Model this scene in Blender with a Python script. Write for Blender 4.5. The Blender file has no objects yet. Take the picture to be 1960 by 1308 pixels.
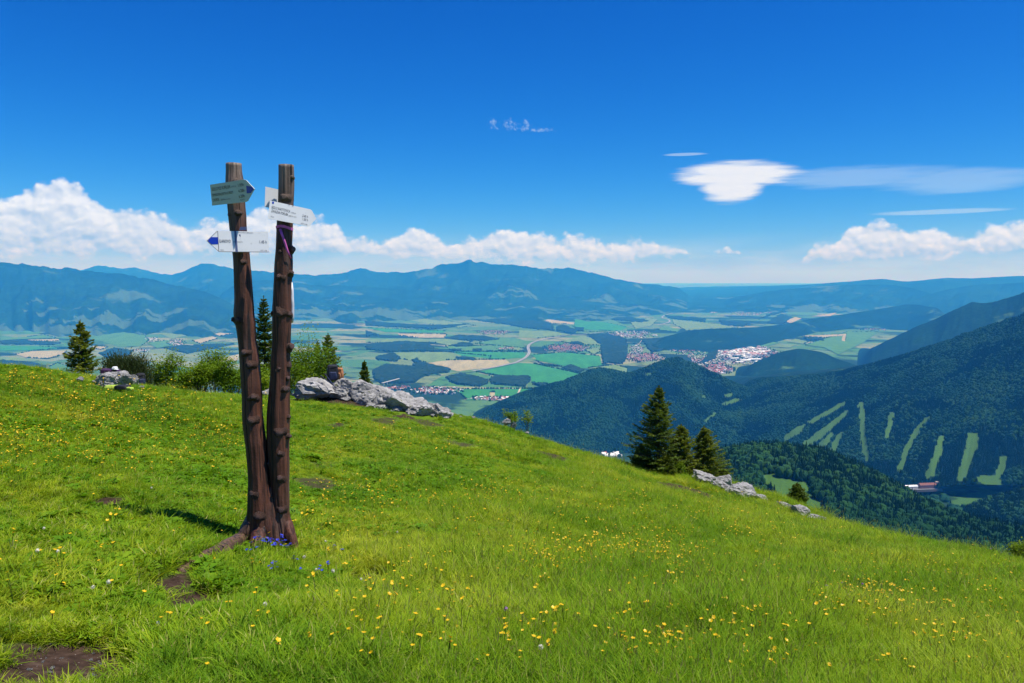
import bpy, bmesh, math, random
import numpy as np
from mathutils import Vector, Matrix, Euler, geometry as mgeo

scene = bpy.context.scene
rng = np.random.default_rng(7)
random.seed(7)
COL = scene.collection
PI = math.pi

# ------------------------------------------------------------------ camera
F = 1470.0; CX = 980.0; CY = 654.0; HOR = 535.0
PITCH = math.atan((CY - HOR) / F)
cam_d = bpy.data.cameras.new('camera'); cam = bpy.data.objects.new('camera', cam_d); COL.objects.link(cam)
cam_d.sensor_width = 36; cam_d.lens = 27.0; cam_d.clip_start = 0.05; cam_d.clip_end = 400000
cam.location = (0, 0, 0); cam.rotation_euler = (PI/2 - PITCH, 0, 0)
scene.camera = cam
ct, st = math.cos(PITCH), math.sin(PITCH)
def pdir(px, py):
    a = (np.asarray(px, float) - CX) / F; b = (CY - np.asarray(py, float)) / F
    return a, ct + b*st, -st + b*ct
def P(px, py, d):                       # point seen at a pixel, d metres in front of the camera
    x, y, z = pdir(px, py); k = d / y
    return np.stack([x*k, y*k, z*k], -1) if np.ndim(x*k) else np.array([x*k, y*k, z*k], float)
def proj(x, y, z):
    yc = y*ct - z*st; zc = y*st + z*ct
    return CX + F*x/yc, CY - F*zc/yc
def uv(px, py):
    x, y, z = pdir(px, py)
    return math.degrees(math.atan2(x, y)), math.degrees(math.atan2(z, math.hypot(x, y)))

# ------------------------------------------------------------------ sun
SUN_AZ, SUN_EL = math.radians(104), math.radians(67)       # clockwise from the view direction
sv = Vector((math.sin(SUN_AZ)*math.cos(SUN_EL), math.cos(SUN_AZ)*math.cos(SUN_EL), math.sin(SUN_EL)))
sun_d = bpy.data.lights.new('sun', 'SUN'); sun = bpy.data.objects.new('sun', sun_d); COL.objects.link(sun)
sun_d.energy = 4.8; sun_d.angle = math.radians(0.53); sun_d.color = (1.0, 0.955, 0.88)
sun.rotation_euler = (-sv).to_track_quat('-Z', 'Y').to_euler()

# ------------------------------------------------------------------ world: sky and clouds
w = bpy.data.worlds.new('World'); scene.world = w; w.use_nodes = True
nt = w.node_tree; N = nt.nodes; L = nt.links; N.clear()
def nd(tree, kind, **kw):
    n = tree.nodes.new(kind)
    for k, v in kw.items(): setattr(n, k, v)
    return n
def mth(tree, op, a, b=None, c=None, clamp=False):
    n = tree.nodes.new('ShaderNodeMath'); n.operation = op; n.use_clamp = clamp
    for i, v in enumerate((a, b, c)):
        if v is None: continue
        if isinstance(v, (int, float)): n.inputs[i].default_value = v
        else: tree.links.new(v, n.inputs[i])
    return n.outputs[0]
def M(op, a, b=None, c=None, clamp=False): return mth(nt, op, a, b, c, clamp)
out = nd(nt, 'ShaderNodeOutputWorld'); bg = nd(nt, 'ShaderNodeBackground')
L.new(bg.outputs[0], out.inputs[0]); bg.inputs[1].default_value = 0.10
sky = nd(nt, 'ShaderNodeTexSky'); sky.sky_type = 'NISHITA'; sky.sun_disc = False
sky.sun_elevation = SUN_EL; sky.sun_rotation = SUN_AZ
sky.altitude = 1500; sky.air_density = 1.0; sky.dust_density = 0.4; sky.ozone_density = 1.0
# a polarising filter's deep blue: each channel of the clear sky gets its own contrast
sc = nd(nt, 'ShaderNodeSeparateColor'); L.new(sky.outputs[0], sc.inputs[0])
skm = nd(nt, 'ShaderNodeCombineColor')
L.new(M('MULTIPLY', M('POWER', sc.outputs[0], 3.0), 0.0095), skm.inputs[0])
L.new(M('MULTIPLY', M('POWER', sc.outputs[1], 1.45), 0.225), skm.inputs[1])
L.new(sc.outputs[2], skm.inputs[2])
tc = nd(nt, 'ShaderNodeTexCoord'); sep = nd(nt, 'ShaderNodeSeparateXYZ'); L.new(tc.outputs['Generated'], sep.inputs[0])
X, Y, Z = sep.outputs
U = M('MULTIPLY', M('ARCTAN2', X, Y), 57.29578)
V = M('MULTIPLY', M('ARCSINE', Z), 57.29578)
def smooth(x, a, b):
    n = nd(nt, 'ShaderNodeMapRange', interpolation_type='SMOOTHSTEP'); L.new(x, n.inputs[0])
    n.inputs[1].default_value = a; n.inputs[2].default_value = b
    return n.outputs[0]
def noise2(u, v, scale, detail=8, rough=0.55, seed=0.0, dist=0.0):
    c = nd(nt, 'ShaderNodeCombineXYZ'); L.new(u, c.inputs[0]); L.new(v, c.inputs[1]); c.inputs[2].default_value = seed
    n = nd(nt, 'ShaderNodeTexNoise'); L.new(c.outputs[0], n.inputs['Vector'])
    n.inputs['Scale'].default_value = scale; n.inputs['Detail'].default_value = detail
    n.inputs['Roughness'].default_value = rough; n.inputs['Distortion'].default_value = dist
    return n.outputs[0]
D = math.degrees(1/F)
def ell(px, py, rx, up, dn):
    u0, v0 = uv(px, py)
    cosx = math.cos(math.radians(u0))
    a = M('POWER', M('ABSOLUTE', M('DIVIDE', M('SUBTRACT', U, u0), rx*D*cosx*cosx)), 2)
    dv = M('SUBTRACT', V, v0)
    b1 = M('POWER', M('MAXIMUM', M('DIVIDE', dv, up*D*cosx), 0), 2)
    b2 = M('POWER', M('MAXIMUM', M('DIVIDE', dv, -dn*D*cosx), 0), 2)
    return M('SUBTRACT', 1, M('ADD', a, M('ADD', b1, b2)))
def union(lst):
    e = None
    for p in lst:
        v = ell(*p)
        e = v if e is None else M('MAXIMUM', e, v)
    return e
TOP = [(-300, 420), (-150, 395), (-60, 380), (0, 377), (40, 358), (80, 353), (120, 346), (160, 362), (200, 385), (240, 398), (300, 410), (350, 424), (400, 420), (430, 425), (470, 408), (510, 396),
       (540, 410), (570, 424), (600, 416), (640, 420), (660, 445), (690, 456), (720, 461), (760, 446), (800, 438), (840, 450), (870, 456), (920, 450), (960, 443), (1000, 443), (1040, 450), (1080, 445), (1130, 452),
       (1190, 458), (1240, 456), (1290, 463), (1315, 476), (1345, 490), (1375, 480), (1400, 479), (1425, 495), (1460, 512), (1520, 512), (1540, 486), (1560, 472), (1600, 464), (1620, 436), (1660, 426), (1690, 424), (1720, 434), (1760, 440), (1800, 434),
       (1830, 446), (1870, 440), (1900, 428), (1930, 421), (1960, 418), (2060, 430), (2200, 440), (2400, 470)]
BOT = [(-300, 480), (0, 496), (300, 496), (500, 493), (640, 492), (800, 503), (900, 508), (1000, 510), (1200, 503), (1300, 497), (1400, 490), (1440, 485), (1500, 480), (1545, 506), (1700, 508), (1800, 504), (1880, 496), (1960, 488), (2200, 490), (2400, 480)]
def fcurve(pts):
    n = nd(nt, 'ShaderNodeFloatCurve'); c = n.mapping.curves[0]
    q = [uv(*p_) for p_ in pts]; q = [((u_+50)/100, (v_+2)/12) for u_, v_ in q]
    while len(c.points) < len(q): c.points.new(0.5, 0.5)
    for pt, (a_, b_) in zip(c.points, q): pt.location = (a_, b_)
    n.mapping.use_clip = False; n.mapping.update()
    L.new(M('MULTIPLY_ADD', U, 0.01, 0.5), n.inputs['Value'])
    return M('MULTIPLY_ADD', n.outputs[0], 12.0, -2.0)
tp = fcurve(TOP); bt = fcurve(BOT)
E1 = M('MINIMUM', M('DIVIDE', M('SUBTRACT', M('ADD', tp, 0.12), V), 0.9), M('DIVIDE', M('SUBTRACT', V, bt), 0.8))
hfr = M('DIVIDE', M('SUBTRACT', V, bt), M('MAXIMUM', M('SUBTRACT', tp, bt), 0.6), clamp=True)
# the same belt of cumulus goes on round the horizon outside the frame
wide = noise2(U, M('MULTIPLY', V, 0.3), 0.055, 2, 0.5, 3.1)
belt = M('SUBTRACT', 1, M('POWER', M('DIVIDE', M('SUBTRACT', V, 2.9), 2.0), 2))
away = smooth(M('ABSOLUTE', U), 38, 44)
E2 = M('MULTIPLY', belt, smooth(wide, 0.40, 0.55))
E = M('ADD', M('MULTIPLY', E1, M('SUBTRACT', 1, away)), M('MULTIPLY', E2, away))
E = M('MINIMUM', M('MAXIMUM', E, -2), 1.0)
V2 = M('MULTIPLY', V, 1.25)
n_big = noise2(U, V2, 0.42, 7, 0.6, 1.7)
n_off = noise2(M('ADD', U, 0.20), M('ADD', V2, 0.42), 0.42, 4, 0.6, 1.7)
n_det = noise2(U, V2, 1.7, 4, 0.6, 9.2)
vc = nd(nt, 'ShaderNodeCombineXYZ'); L.new(M('MULTIPLY_ADD', n_det, 0.5, U), vc.inputs[0]); L.new(M('MULTIPLY_ADD', n_det, -0.5, V2), vc.inputs[1])
def puffs(vec, off_):
    a_ = nd(nt, 'ShaderNodeVectorMath', operation='ADD'); L.new(vec, a_.inputs[0]); a_.inputs[1].default_value = (off_[0], off_[1], 0)
    q_ = nd(nt, 'ShaderNodeTexVoronoi', feature='SMOOTH_F1', voronoi_dimensions='2D'); L.new(a_.outputs[0], q_.inputs['Vector'])
    q_.inputs['Scale'].default_value = 0.62; q_.inputs['Detail'].default_value = 2.0; q_.inputs['Roughness'].default_value = 0.55; q_.inputs['Smoothness'].default_value = 0.25
    return q_.outputs['Distance']
pf0 = puffs(vc.outputs[0], (0, 0)); pf1 = puffs(vc.outputs[0], (0.16, 0.30))
dens = M('ADD', M('MULTIPLY_ADD', M('SUBTRACT', 0.50, pf0), 0.50, M('MULTIPLY', E, 0.85)), M('ADD', M('MULTIPLY', M('SUBTRACT', n_big, 0.47), 1.5), M('MULTIPLY', M('SUBTRACT', n_det, 0.5), 0.35)))
c_al = smooth(dens, 0.0, 0.46)
relief = M('ADD', M('MULTIPLY', M('SUBTRACT', n_big, n_off), 3.4), 0.46)
lit = M('ADD', M('MULTIPLY_ADD', M('SUBTRACT', pf1, pf0), 1.0, relief), M('MULTIPLY', M('SUBTRACT', n_det, 0.5), 0.5))
lit = M('ADD', M('MULTIPLY', lit, 0.62), M('MULTIPLY', smooth(hfr, 0.0, 0.8), 0.45), clamp=True)
c_col = nd(nt, 'ShaderNodeMix', data_type='RGBA'); L.new(lit, c_col.inputs[0])
CW = 7.4
c_col.inputs[6].default_value = (0.38*CW, 0.52*CW, 0.76*CW, 1); c_col.inputs[7].default_value = (0.92*CW, 0.99*CW, 1.12*CW, 1)
# stratus veil low on the horizon
veil_n = noise2(M('MULTIPLY', U, 0.16), V, 1.1, 5, 0.55, 4.4)
veil = M('MULTIPLY', M('MULTIPLY', smooth(V, 3.6, 0.4), smooth(veil_n, 0.34, 0.66)), 0.55)
# lenticular cloud and its tail
sn = noise2(M('MULTIPLY', U, 0.25), M('MULTIPLY', V, 3.2), 1.0, 5, 0.6, 6.0)
se = M('MULTIPLY', M('SUBTRACT', sn, 0.5), 1.3)
LE = union([(1408, 334, 128, 27, 26), (1400, 358, 66, 30, 33)])
le_a = smooth(M('MULTIPLY_ADD', se, 1.0, LE), -0.08, 0.68)
TE = union([(1640, 338, 200, 22, 24), (1840, 346, 190, 26, 28)])
te_a = M('MULTIPLY', smooth(M('ADD', TE, se), -0.05, 0.9), 0.34)
ST = union([(1312, 296, 46, 3.4, 3), (1800, 406, 160, 6.5, 5)])
st_a = M('MULTIPLY', smooth(M('ADD', ST, se), 0.0, 0.8), 0.45)
WI = union([(944, 239, 14, 13, 10), (978, 242, 18, 15, 9), (1006, 241, 14, 14, 10), (1035, 250, 40, 6, 4)])
wi_a = M('MULTIPLY', smooth(M('ADD', WI, M('MULTIPLY', M('SUBTRACT', noise2(U, V, 3.2, 4, 0.6, 2.2), 0.55), 5.0)), 0.0, 1.6), 0.36)
thin = M('MAXIMUM', M('MAXIMUM', te_a, st_a), M('MAXIMUM', wi_a, veil))
m1 = nd(nt, 'ShaderNodeMix', data_type='RGBA'); L.new(thin, m1.inputs[0]); L.new(skm.outputs[0], m1.inputs[6])
m1.inputs[7].default_value = (0.62*CW, 0.82*CW, 1.05*CW, 1)
m2 = nd(nt, 'ShaderNodeMix', data_type='RGBA'); L.new(M('MULTIPLY', c_al, 0.96), m2.inputs[0]); L.new(m1.outputs[2], m2.inputs[6]); L.new(c_col.outputs[2], m2.inputs[7])
m3 = nd(nt, 'ShaderNodeMix', data_type='RGBA'); L.new(M('MULTIPLY', le_a, 0.92), m3.inputs[0]); L.new(m2.outputs[2], m3.inputs[6])
lc = nd(nt, 'ShaderNodeMix', data_type='RGBA'); L.new(M('MULTIPLY_ADD', M('SUBTRACT', sn, 0.5), 1.1, smooth(LE, -0.1, 0.7), clamp=True), lc.inputs[0])
lc.inputs[6].default_value = (0.66*CW, 0.78*CW, 0.95*CW, 1); lc.inputs[7].default_value = (0.93*CW, 0.97*CW, 1.03*CW, 1)
L.new(lc.outputs[2], m3.inputs[7])
L.new(m3.outputs[2], bg.inputs[0])

# ------------------------------------------------------------------ render settings
vs = scene.view_settings
scene.display_settings.display_device = 'sRGB'
vs.view_transform = 'Standard'; vs.look = 'None'; vs.gamma = 1.0; vs.use_curve_mapping = False; vs.exposure = 0.40
scene.render.engine = 'CYCLES'
cy = scene.cycles
cy.use_denoising = True
try: cy.denoiser = 'OPENIMAGEDENOISE'
except Exception: pass
cy.max_bounces = 5; cy.diffuse_bounces = 3; cy.glossy_bounces = 2; cy.transmission_bounces = 3; cy.volume_bounces = 1
cy.transparent_max_bounces = 6; cy.caustics_reflective = False; cy.caustics_refractive = False
cy.sample_clamp_indirect = 4
scene.render.film_transparent = False

# ================================================================== helpers
def tag(o, label=None, cat=None, group=None, kind=None):
    if label: o['label'] = label
    if cat: o['category'] = cat
    if group: o['group'] = group
    if kind: o['kind'] = kind
    return o
def link(o, parent=None):
    COL.objects.link(o)
    if parent is not None: o.parent = parent
    return o
def empty(name, loc=(0, 0, 0), rz=0.0):
    o = bpy.data.objects.new(name, None); o.empty_display_size = 0.2
    o.location = loc; o.rotation_euler = (0, 0, rz)
    return link(o)
def mesh_np(name, verts, faces, mats=(), smooth=True, matidx=None):
    """verts (n,3); faces (m,3) or (m,4) arrays (or a list of such arrays)"""
    me = bpy.data.meshes.new(name)
    if not isinstance(faces, list): faces = [faces]
    faces = [np.asarray(f, np.int32) for f in faces if len(f)]
    nv = len(verts); me.vertices.add(nv); me.vertices.foreach_set('co', np.asarray(verts, np.float32).ravel())
    tot = np.concatenate([np.full(len(f), f.shape[1], np.int32) for f in faces])
    li = np.concatenate([f.ravel() for f in faces])
    me.loops.add(len(li)); me.loops.foreach_set('vertex_index', li)
    me.polygons.add(len(tot)); start = np.concatenate([[0], np.cumsum(tot)[:-1]]).astype(np.int32)
    me.polygons.foreach_set('loop_start', start); me.polygons.foreach_set('loop_total', tot)
    me.polygons.foreach_set('use_smooth', np.full(len(tot), bool(smooth)))
    for m in mats: me.materials.append(m)
    if matidx is not None: me.polygons.foreach_set('material_index', np.asarray(matidx, np.int32))
    me.update(calc_edges=True); me.validate()
    return me
def obj_np(name, verts, faces, mats=(), smooth=True, parent=None, matidx=None, kind=None):
    o = bpy.data.objects.new(name, mesh_np(name, verts, faces, mats, smooth, matidx))
    if kind: o['kind'] = kind
    return link(o, parent)
def fattr(me, name, arr):
    a = me.attributes.new(name, 'FLOAT', 'POINT'); a.data.foreach_set('value', np.asarray(arr, np.float32))
def grid_faces(nr, nc):
    i = np.arange(nr*nc).reshape(nr, nc)
    return np.stack([i[:-1, :-1], i[:-1, 1:], i[1:, 1:], i[1:, :-1]], -1).reshape(-1, 4)
def hash2(ix, iy, seed):
    h = (ix.astype(np.int64)*374761393 + iy.astype(np.int64)*668265263 + seed*974711) & 0x7fffffff
    h = ((h ^ (h >> 13))*1274126177) & 0x7fffffff
    h = (h ^ (h >> 16)) & 0xffff
    return h/65535.0
def vnoise(x, y, seed=0):
    x = np.asarray(x, float); y = np.asarray(y, float)
    ix = np.floor(x); iy = np.floor(y); fx = x-ix; fy = y-iy
    fx = fx*fx*fx*(fx*(fx*6-15)+10); fy = fy*fy*fy*(fy*(fy*6-15)+10)
    ix = ix.astype(np.int64); iy = iy.astype(np.int64)
    a = hash2(ix, iy, seed); b = hash2(ix+1, iy, seed); c = hash2(ix, iy+1, seed); d = hash2(ix+1, iy+1, seed)
    return (a*(1-fx)+b*fx)*(1-fy)+(c*(1-fx)+d*fx)*fy
def fbm(x, y, oct=4, seed=0, gain=0.5):
    s = 0; a = 1; t = 0
    for k in range(oct):
        s = s + a*vnoise(x*2**k, y*2**k, seed+k*17); t += a; a *= gain
    return s/t*2-1
def ridged(x, y, oct=4, seed=0):
    s = 0; a = 1; t = 0
    for k in range(oct):
        s = s + a*(1-np.abs(vnoise(x*2**k, y*2**k, seed+k*31)*2-1)); t += a; a *= 0.5
    return s/t*2-1
def inpoly(px, py, poly):
    px = np.asarray(px); py = np.asarray(py); c = np.zeros(px.shape, bool); n = len(poly)
    for i in range(n):
        x1, y1 = poly[i]; x2, y2 = poly[i-1]
        if y1 == y2: continue
        c ^= ((y1 > py) != (y2 > py)) & (px < (x2-x1)*(py-y1)/(y2-y1)+x1)
    return c

# ------------------------------------------------------------------ materials
MATS = {}
def mat(name):
    m = bpy.data.materials.new(name); m.use_nodes = True; t = m.node_tree; t.nodes.clear()
    o = t.nodes.new('ShaderNodeOutputMaterial'); MATS[name] = m
    return m, t, o
def ramp(t, fac, stops):
    r = t.nodes.new('ShaderNodeValToRGB'); e = r.color_ramp.elements
    while len(e) < len(stops): e.new(0.5)
    for el, (p, c) in zip(e, stops): el.position = p; el.color = (*c, 1)
    t.links.new(fac, r.inputs[0]); return r.outputs[0]
def tnoise(t, vec, scale, detail=4, rough=0.5, dist=0.0):
    n = t.nodes.new('ShaderNodeTexNoise')
    if vec is not None: t.links.new(vec, n.inputs['Vector'])
    n.inputs['Scale'].default_value = scale; n.inputs['Detail'].default_value = detail; n.inputs['Roughness'].default_value = rough
    n.inputs['Distortion'].default_value = dist
    return n.outputs[0]
def tmap(t, vec, scale=(1, 1, 1), rot=(0, 0, 0)):
    n = t.nodes.new('ShaderNodeMapping'); t.links.new(vec, n.inputs[0]); n.inputs['Scale'].default_value = scale; n.inputs['Rotation'].default_value = rot
    return n.outputs[0]
def mix(t, f, a, b, blend='MIX'):
    n = t.nodes.new('ShaderNodeMix'); n.data_type = 'RGBA'; n.blend_type = blend
    for i, v in ((0, f), (6, a), (7, b)):
        if isinstance(v, (int, float)): n.inputs[i].default_value = v
        elif isinstance(v, tuple): n.inputs[i].default_value = (*v[:3], 1)
        else: t.links.new(v, n.inputs[i])
    return n.outputs[2]
def mrange(t, x, a, b, c=0.0, d=1.0):
    n = t.nodes.new('ShaderNodeMapRange'); n.interpolation_type = 'SMOOTHSTEP'; t.links.new(x, n.inputs[0])
    for i, v in zip((1, 2, 3, 4), (a, b, c, d)): n.inputs[i].default_value = v
    return n.outputs[0]
def attr(t, name):
    n = t.nodes.new('ShaderNodeAttribute'); n.attribute_name = name; return n.outputs['Fac']
def geo_pos(t): return t.nodes.new('ShaderNodeNewGeometry').outputs['Position']
def obj_co(t): return t.nodes.new('ShaderNodeTexCoord').outputs['Object']
def rnd(t): return t.nodes.new('ShaderNodeObjectInfo').outputs['Random']
def bump(t, h, strength=0.5, dist=0.05):
    n = t.nodes.new('ShaderNodeBump'); t.links.new(h, n.inputs['Height']); n.inputs['Strength'].default_value = strength; n.inputs['Distance'].default_value = dist
    return n.outputs[0]
def principled(t, o, col, rough=0.8, normal=None, spec=0.3, metal=0.0):
    p = t.nodes.new('ShaderNodeBsdfPrincipled'); p.inputs['Roughness'].default_value = rough
    p.inputs['Specular IOR Level'].default_value = spec; p.inputs['Metallic'].default_value = metal
    if isinstance(col, tuple): p.inputs['Base Color'].default_value = (*col[:3], 1)
    else: t.links.new(col, p.inputs['Base Color'])
    if normal is not None: t.links.new(normal, p.inputs['Normal'])
    t.links.new(p.outputs[0], o.inputs[0]); return p
def simple(name, col, rough=0.8, var=0.15, scale=8.0, spec=0.3, rv=0.0):
    m, t, o = mat(name)
    n = tnoise(t, obj_co(t), scale, 4)
    c = mix(t, mrange(t, n, 0.25, 0.75), tuple(x*(1-var) for x in col), tuple(min(1, x*(1+var)) for x in col))
    if rv:
        hs = t.nodes.new('ShaderNodeHueSaturation'); t.links.new(c, hs.inputs['Color'])
        t.links.new(mth(t, 'MULTIPLY_ADD', rnd(t), rv, 1-rv/2), hs.inputs['Value']); c = hs.outputs[0]
    principled(t, o, c, rough, bump(t, n, 0.2, 0.01), spec)
    return m
def leafy(name, stops, trans=0.35, scale=0.6, rough=0.6, gscale=None, vr=0.25, spec=0.25):
    """foliage: colour varies per plant, per clump and over the ground; part of the light passes through"""
    m, t, o = mat(name)
    f = rnd(t)
    n = tnoise(t, geo_pos(t), scale, 3)
    f2 = mth(t, 'ADD', mth(t, 'MULTIPLY', f, 0.42), mth(t, 'MULTIPLY', mrange(t, n, 0.3, 0.7), 0.58))
    c = ramp(t, f2, stops)
    n2 = tnoise(t, geo_pos(t), scale*14, 2)
    c = mix(t, mrange(t, n2, 0.3, 0.7, 0, 0.55), c, tuple(x*(1-vr*1.6) for x in stops[0][1]))
    d = t.nodes.new('ShaderNodeBsdfPrincipled'); d.inputs['Roughness'].default_value = rough; d.inputs['Specular IOR Level'].default_value = spec
    t.links.new(c, d.inputs['Base Color'])
    tr = t.nodes.new('ShaderNodeBsdfTranslucent')
    t.links.new(mix(t, 1.0, c, (1.15, 1.05, 0.45), 'MULTIPLY'), tr.inputs[0])
    ms = t.nodes.new('ShaderNodeMixShader'); ms.inputs[0].default_value = trans
    t.links.new(d.outputs[0], ms.inputs[1]); t.links.new(tr.outputs[0], ms.inputs[2]); t.links.new(ms.outputs[0], o.inputs[0])
    return m

# ================================================================== LARGE STRUCTURE
# ------------------------------------------------------------------ the near meadow: heights
ctrl = [  # pixel, pixel, metres in front of the camera: points of the ground in the photograph
    (0, 1308, 3.15), (500, 1308, 3.15), (980, 1308, 3.3), (1500, 1308, 3.7), (1960, 1308, 4.2),
    (0, 1100, 4.5), (500, 1036, 6.5), (250, 1000, 6.2), (0, 900, 7.4), (0, 780, 12.0), (0, 697, 19.0), (130, 722, 21.5),
    (250, 745, 23.5), (350, 757, 25.0), (560, 762, 26.0), (700, 778, 26.5), (860, 796, 27.5), (960, 815, 28.5),
    (600, 900, 11.8), (400, 850, 13.5), (800, 880, 14.5), (900, 1000, 9.3), (900, 1150, 5.7), (1200, 1050, 9.6), (1200, 960, 15.5),
    (1060, 856, 28.5), (1190, 893, 27.5), (1270, 912, 27), (1345, 912, 27), (1460, 950, 25.5), (1540, 972, 24), (1600, 1006, 22),
    (1700, 1033, 18.8), (1800, 1050, 16.2), (1960, 1075, 13.2), (1500, 1150, 7.8), (1960, 1180, 7.2), (1600, 1080, 12.0), (1400, 1010, 15.5)]
cpt = np.array([P(a, b, c) for a, b, c in ctrl])
extra = np.array([[0, 0, -1.62], [-6, 1, -1.0], [6, 1, -2.7], [-8, -10, -0.5], [8, -10, -2.6], [0, -25, -0.2], [-20, 4, -0.4], [-24, 14, -1.2], [16, 4, -4.2], [-16, -12, 0.4], [18, -12, -4.2]], float)
cpt = np.vstack([cpt, extra])
def tps_k(r2): return 0.5*r2*np.log(np.maximum(r2, 1e-9))
_n = len(cpt)
_d2 = ((cpt[:, None, :2]-cpt[None, :, :2])**2).sum(-1)
_A = np.zeros((_n+3, _n+3)); _A[:_n, :_n] = tps_k(_d2) + np.eye(_n)*6.0
_A[:_n, _n] = 1; _A[:_n, _n+1:] = cpt[:, :2]; _A[_n, :_n] = 1; _A[_n+1:, :_n] = cpt[:, :2].T
_w = np.linalg.solve(_A, np.concatenate([cpt[:, 2], np.zeros(3)]))
def tps(x, y):
    x = np.asarray(x, float); y = np.asarray(y, float); s = _w[_n] + _w[_n+1]*x + _w[_n+2]*y
    for i in range(_n): s = s + _w[i]*tps_k((x-cpt[i, 0])**2+(y-cpt[i, 1])**2)
    return s
edge = [(-900, 20), (-400, 19), (0, 19.4), (130, 22), (250, 24.2), (350, 25.6), (560, 27.5), (700, 28.3), (870, 28.8), (960, 29.0), (1060, 29), (1190, 28),
        (1270, 28), (1345, 27.8), (1460, 26), (1540, 24.4), (1600, 22.4), (1700, 19.0), (1800, 16.4), (1960, 13.4), (2300, 11), (3200, 9.5)]
_eaz = np.array([math.atan((a-CX)/F) for a, b in edge]); _er = np.array([b/math.cos(math.atan((a-CX)/F)) for a, b in edge])
_eaz = np.concatenate([[-PI, -1.9], _eaz, [1.9, PI]]); _er = np.concatenate([[40, 34], _er, [20, 40]])
def edge_r(x, y): return np.interp(np.arctan2(x, y), _eaz, _er)
def gz_smooth(x, y):
    x = np.asarray(x, float); y = np.asarray(y, float)
    r = np.hypot(x, y); R = edge_r(x, y); k = np.minimum(r, R*1.02)/np.maximum(r, 1e-6)
    z = tps(x*k, y*k); t = np.maximum(r-R, 0); Lh = 4.5
    q = CX+F*x/np.maximum(y, 1.0); z = z+np.interp(q, [562, 600, 700, 760, 830, 880], [0, .42, .44, .34, .2, 0])*np.exp(-((y-27.0)/0.75)**2)      # the bank the outcrop is set in
    return z - 0.12*t - 0.85*(t - Lh*(1-np.exp(-t/Lh)))
# bare earth in the turf, seen in the photograph: pixel ellipse, strength
def hit(px, py, f=gz_smooth):
    a, b = 2.0, 60.0
    ds = np.concatenate([np.arange(2, 12, 0.1), np.arange(12, 45, 0.25)])
    p = P(np.full(len(ds), px), np.full(len(ds), py), ds); below = p[:, 2] < f(p[:, 0], p[:, 1])
    if not below.any(): return None
    i = int(np.argmax(below)); lo, hi = ds[max(i-1, 0)], ds[i]
    for _ in range(18):
        m = (lo+hi)/2; q = P(px, py, m)
        if q[2] < f(q[0], q[1]): hi = m
        else: lo = m
    return P(px, py, hi)
soil_px = [(170, 1262, 110, 34, 1), (90, 1290, 90, 30, 1), (215, 1290, 60, 26, .8), (60, 1250, 60, 16, .7), (230, 1225, 40, 10, .6), (392, 1148, 48, 17, 1.1), (340, 1108, 40, 18, .6), (104, 1047, 34, 9, .9), (212, 961, 26, 7, .8), (716, 1096, 40, 9, .7),
           (820, 1255, 22, 12, .5), (300, 1120, 26, 12, .6), (610, 925, 40, 9, .5), (628, 890, 30, 8, .45), (645, 815, 16, 5, .7), (612, 765, 70, 8, .9), (680, 772, 40, 8, .7), (740, 806, 22, 5, .5), (818, 808, 22, 5, .5), (770, 797, 20, 4, .6),
           (1300, 934, 50, 4, .8), (1348, 952, 24, 4, 1.0), (1240, 930, 40, 3, .6), (880, 850, 40, 4, .5), (1050, 872, 40, 4, .6), (960, 852, 30, 4, .5), (555, 1238, 18, 8, .4), (70, 985, 20, 5, .5), (520, 1150, 14, 6, .5)]
SOIL = []
for a, b, rx, ry, s in soil_px:
    h = hit(a, b)
    if h is None: continue
    h2 = hit(a, b+ry*0.5); h1 = hit(a, b-ry*0.5)
    ex = rx/F*h[1]; ey = max(0.08, abs(h1[1]-h2[1])) if h1 is not None and h2 is not None else 0.3
    SOIL.append((h[0], h[1]-min(0.10, ey*0.3), ex*1.05, min(ey*1.35, 3.0), s))
def soil_at(x, y):
    s = np.zeros(np.shape(x)); nz = fbm(x*2.2, y*2.2, 4, 91)*0.55 + fbm(x*9, y*9, 2, 12)*0.2
    for a, b, ex, ey, k in SOIL:
        q = ((x-a)/ex)**2+((y-b)/ey)**2
        s = np.maximum(s, k*np.clip(1.75-q+nz*2.4, 0, 1))
    return np.clip(s, 0, 1)
def gz(x, y):
    r = np.hypot(x, y); fade = np.clip((120-r)/60, 0, 1)
    z = gz_smooth(x, y)
    return z + fade*(0.075*fbm(x*0.55+3, y*0.55, 3, 5) + 0.028*fbm(x*2.1, y*2.1, 3, 6) + 0.012*fbm(x*7, y*7, 2, 8)) - 0.03*soil_at(x, y)
def gz1(x, y): return float(gz(np.array([x], float), np.array([y], float))[0])
def ground_px(px, py):
    h = hit(px, py)
    while h is None: py += 3; h = hit(px, py)
    return Vector((h[0], h[1], gz1(h[0], h[1])))
def ground_d(px, d):                     # on the ground below a pixel column at a given distance
    x = (px-CX)/F*d; return Vector((x, d, gz1(x, d)))
def axis(lo, hi, step, far, grow):
    c = list(np.arange(lo, hi+1e-6, step)); s = step; a = lo
    while a > -far: s *= grow; a -= s; c.insert(0, a)
    s = step; a = hi
    while a < far: s *= grow; a += s; c.append(a)
    return np.array(c)
gx = axis(-22, 19, 0.13, 620, 1.16); gy = axis(-3, 33, 0.13, 620, 1.16)
GX, GY = np.meshgrid(gx, gy); GZ = gz(GX, GY)
m, t, o = mat('meadow_soil_and_thatch')
p = geo_pos(t)
n1 = tnoise(t, p, 1.3, 5); n2 = tnoise(t, p, 22, 4); n3 = tnoise(t, p, 90, 3)
soil = ramp(t, n2, [(0.25, (0.022, 0.013, 0.009)), (0.6, (0.055, 0.034, 0.024)), (0.8, (0.10, 0.07, 0.05))])
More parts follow.
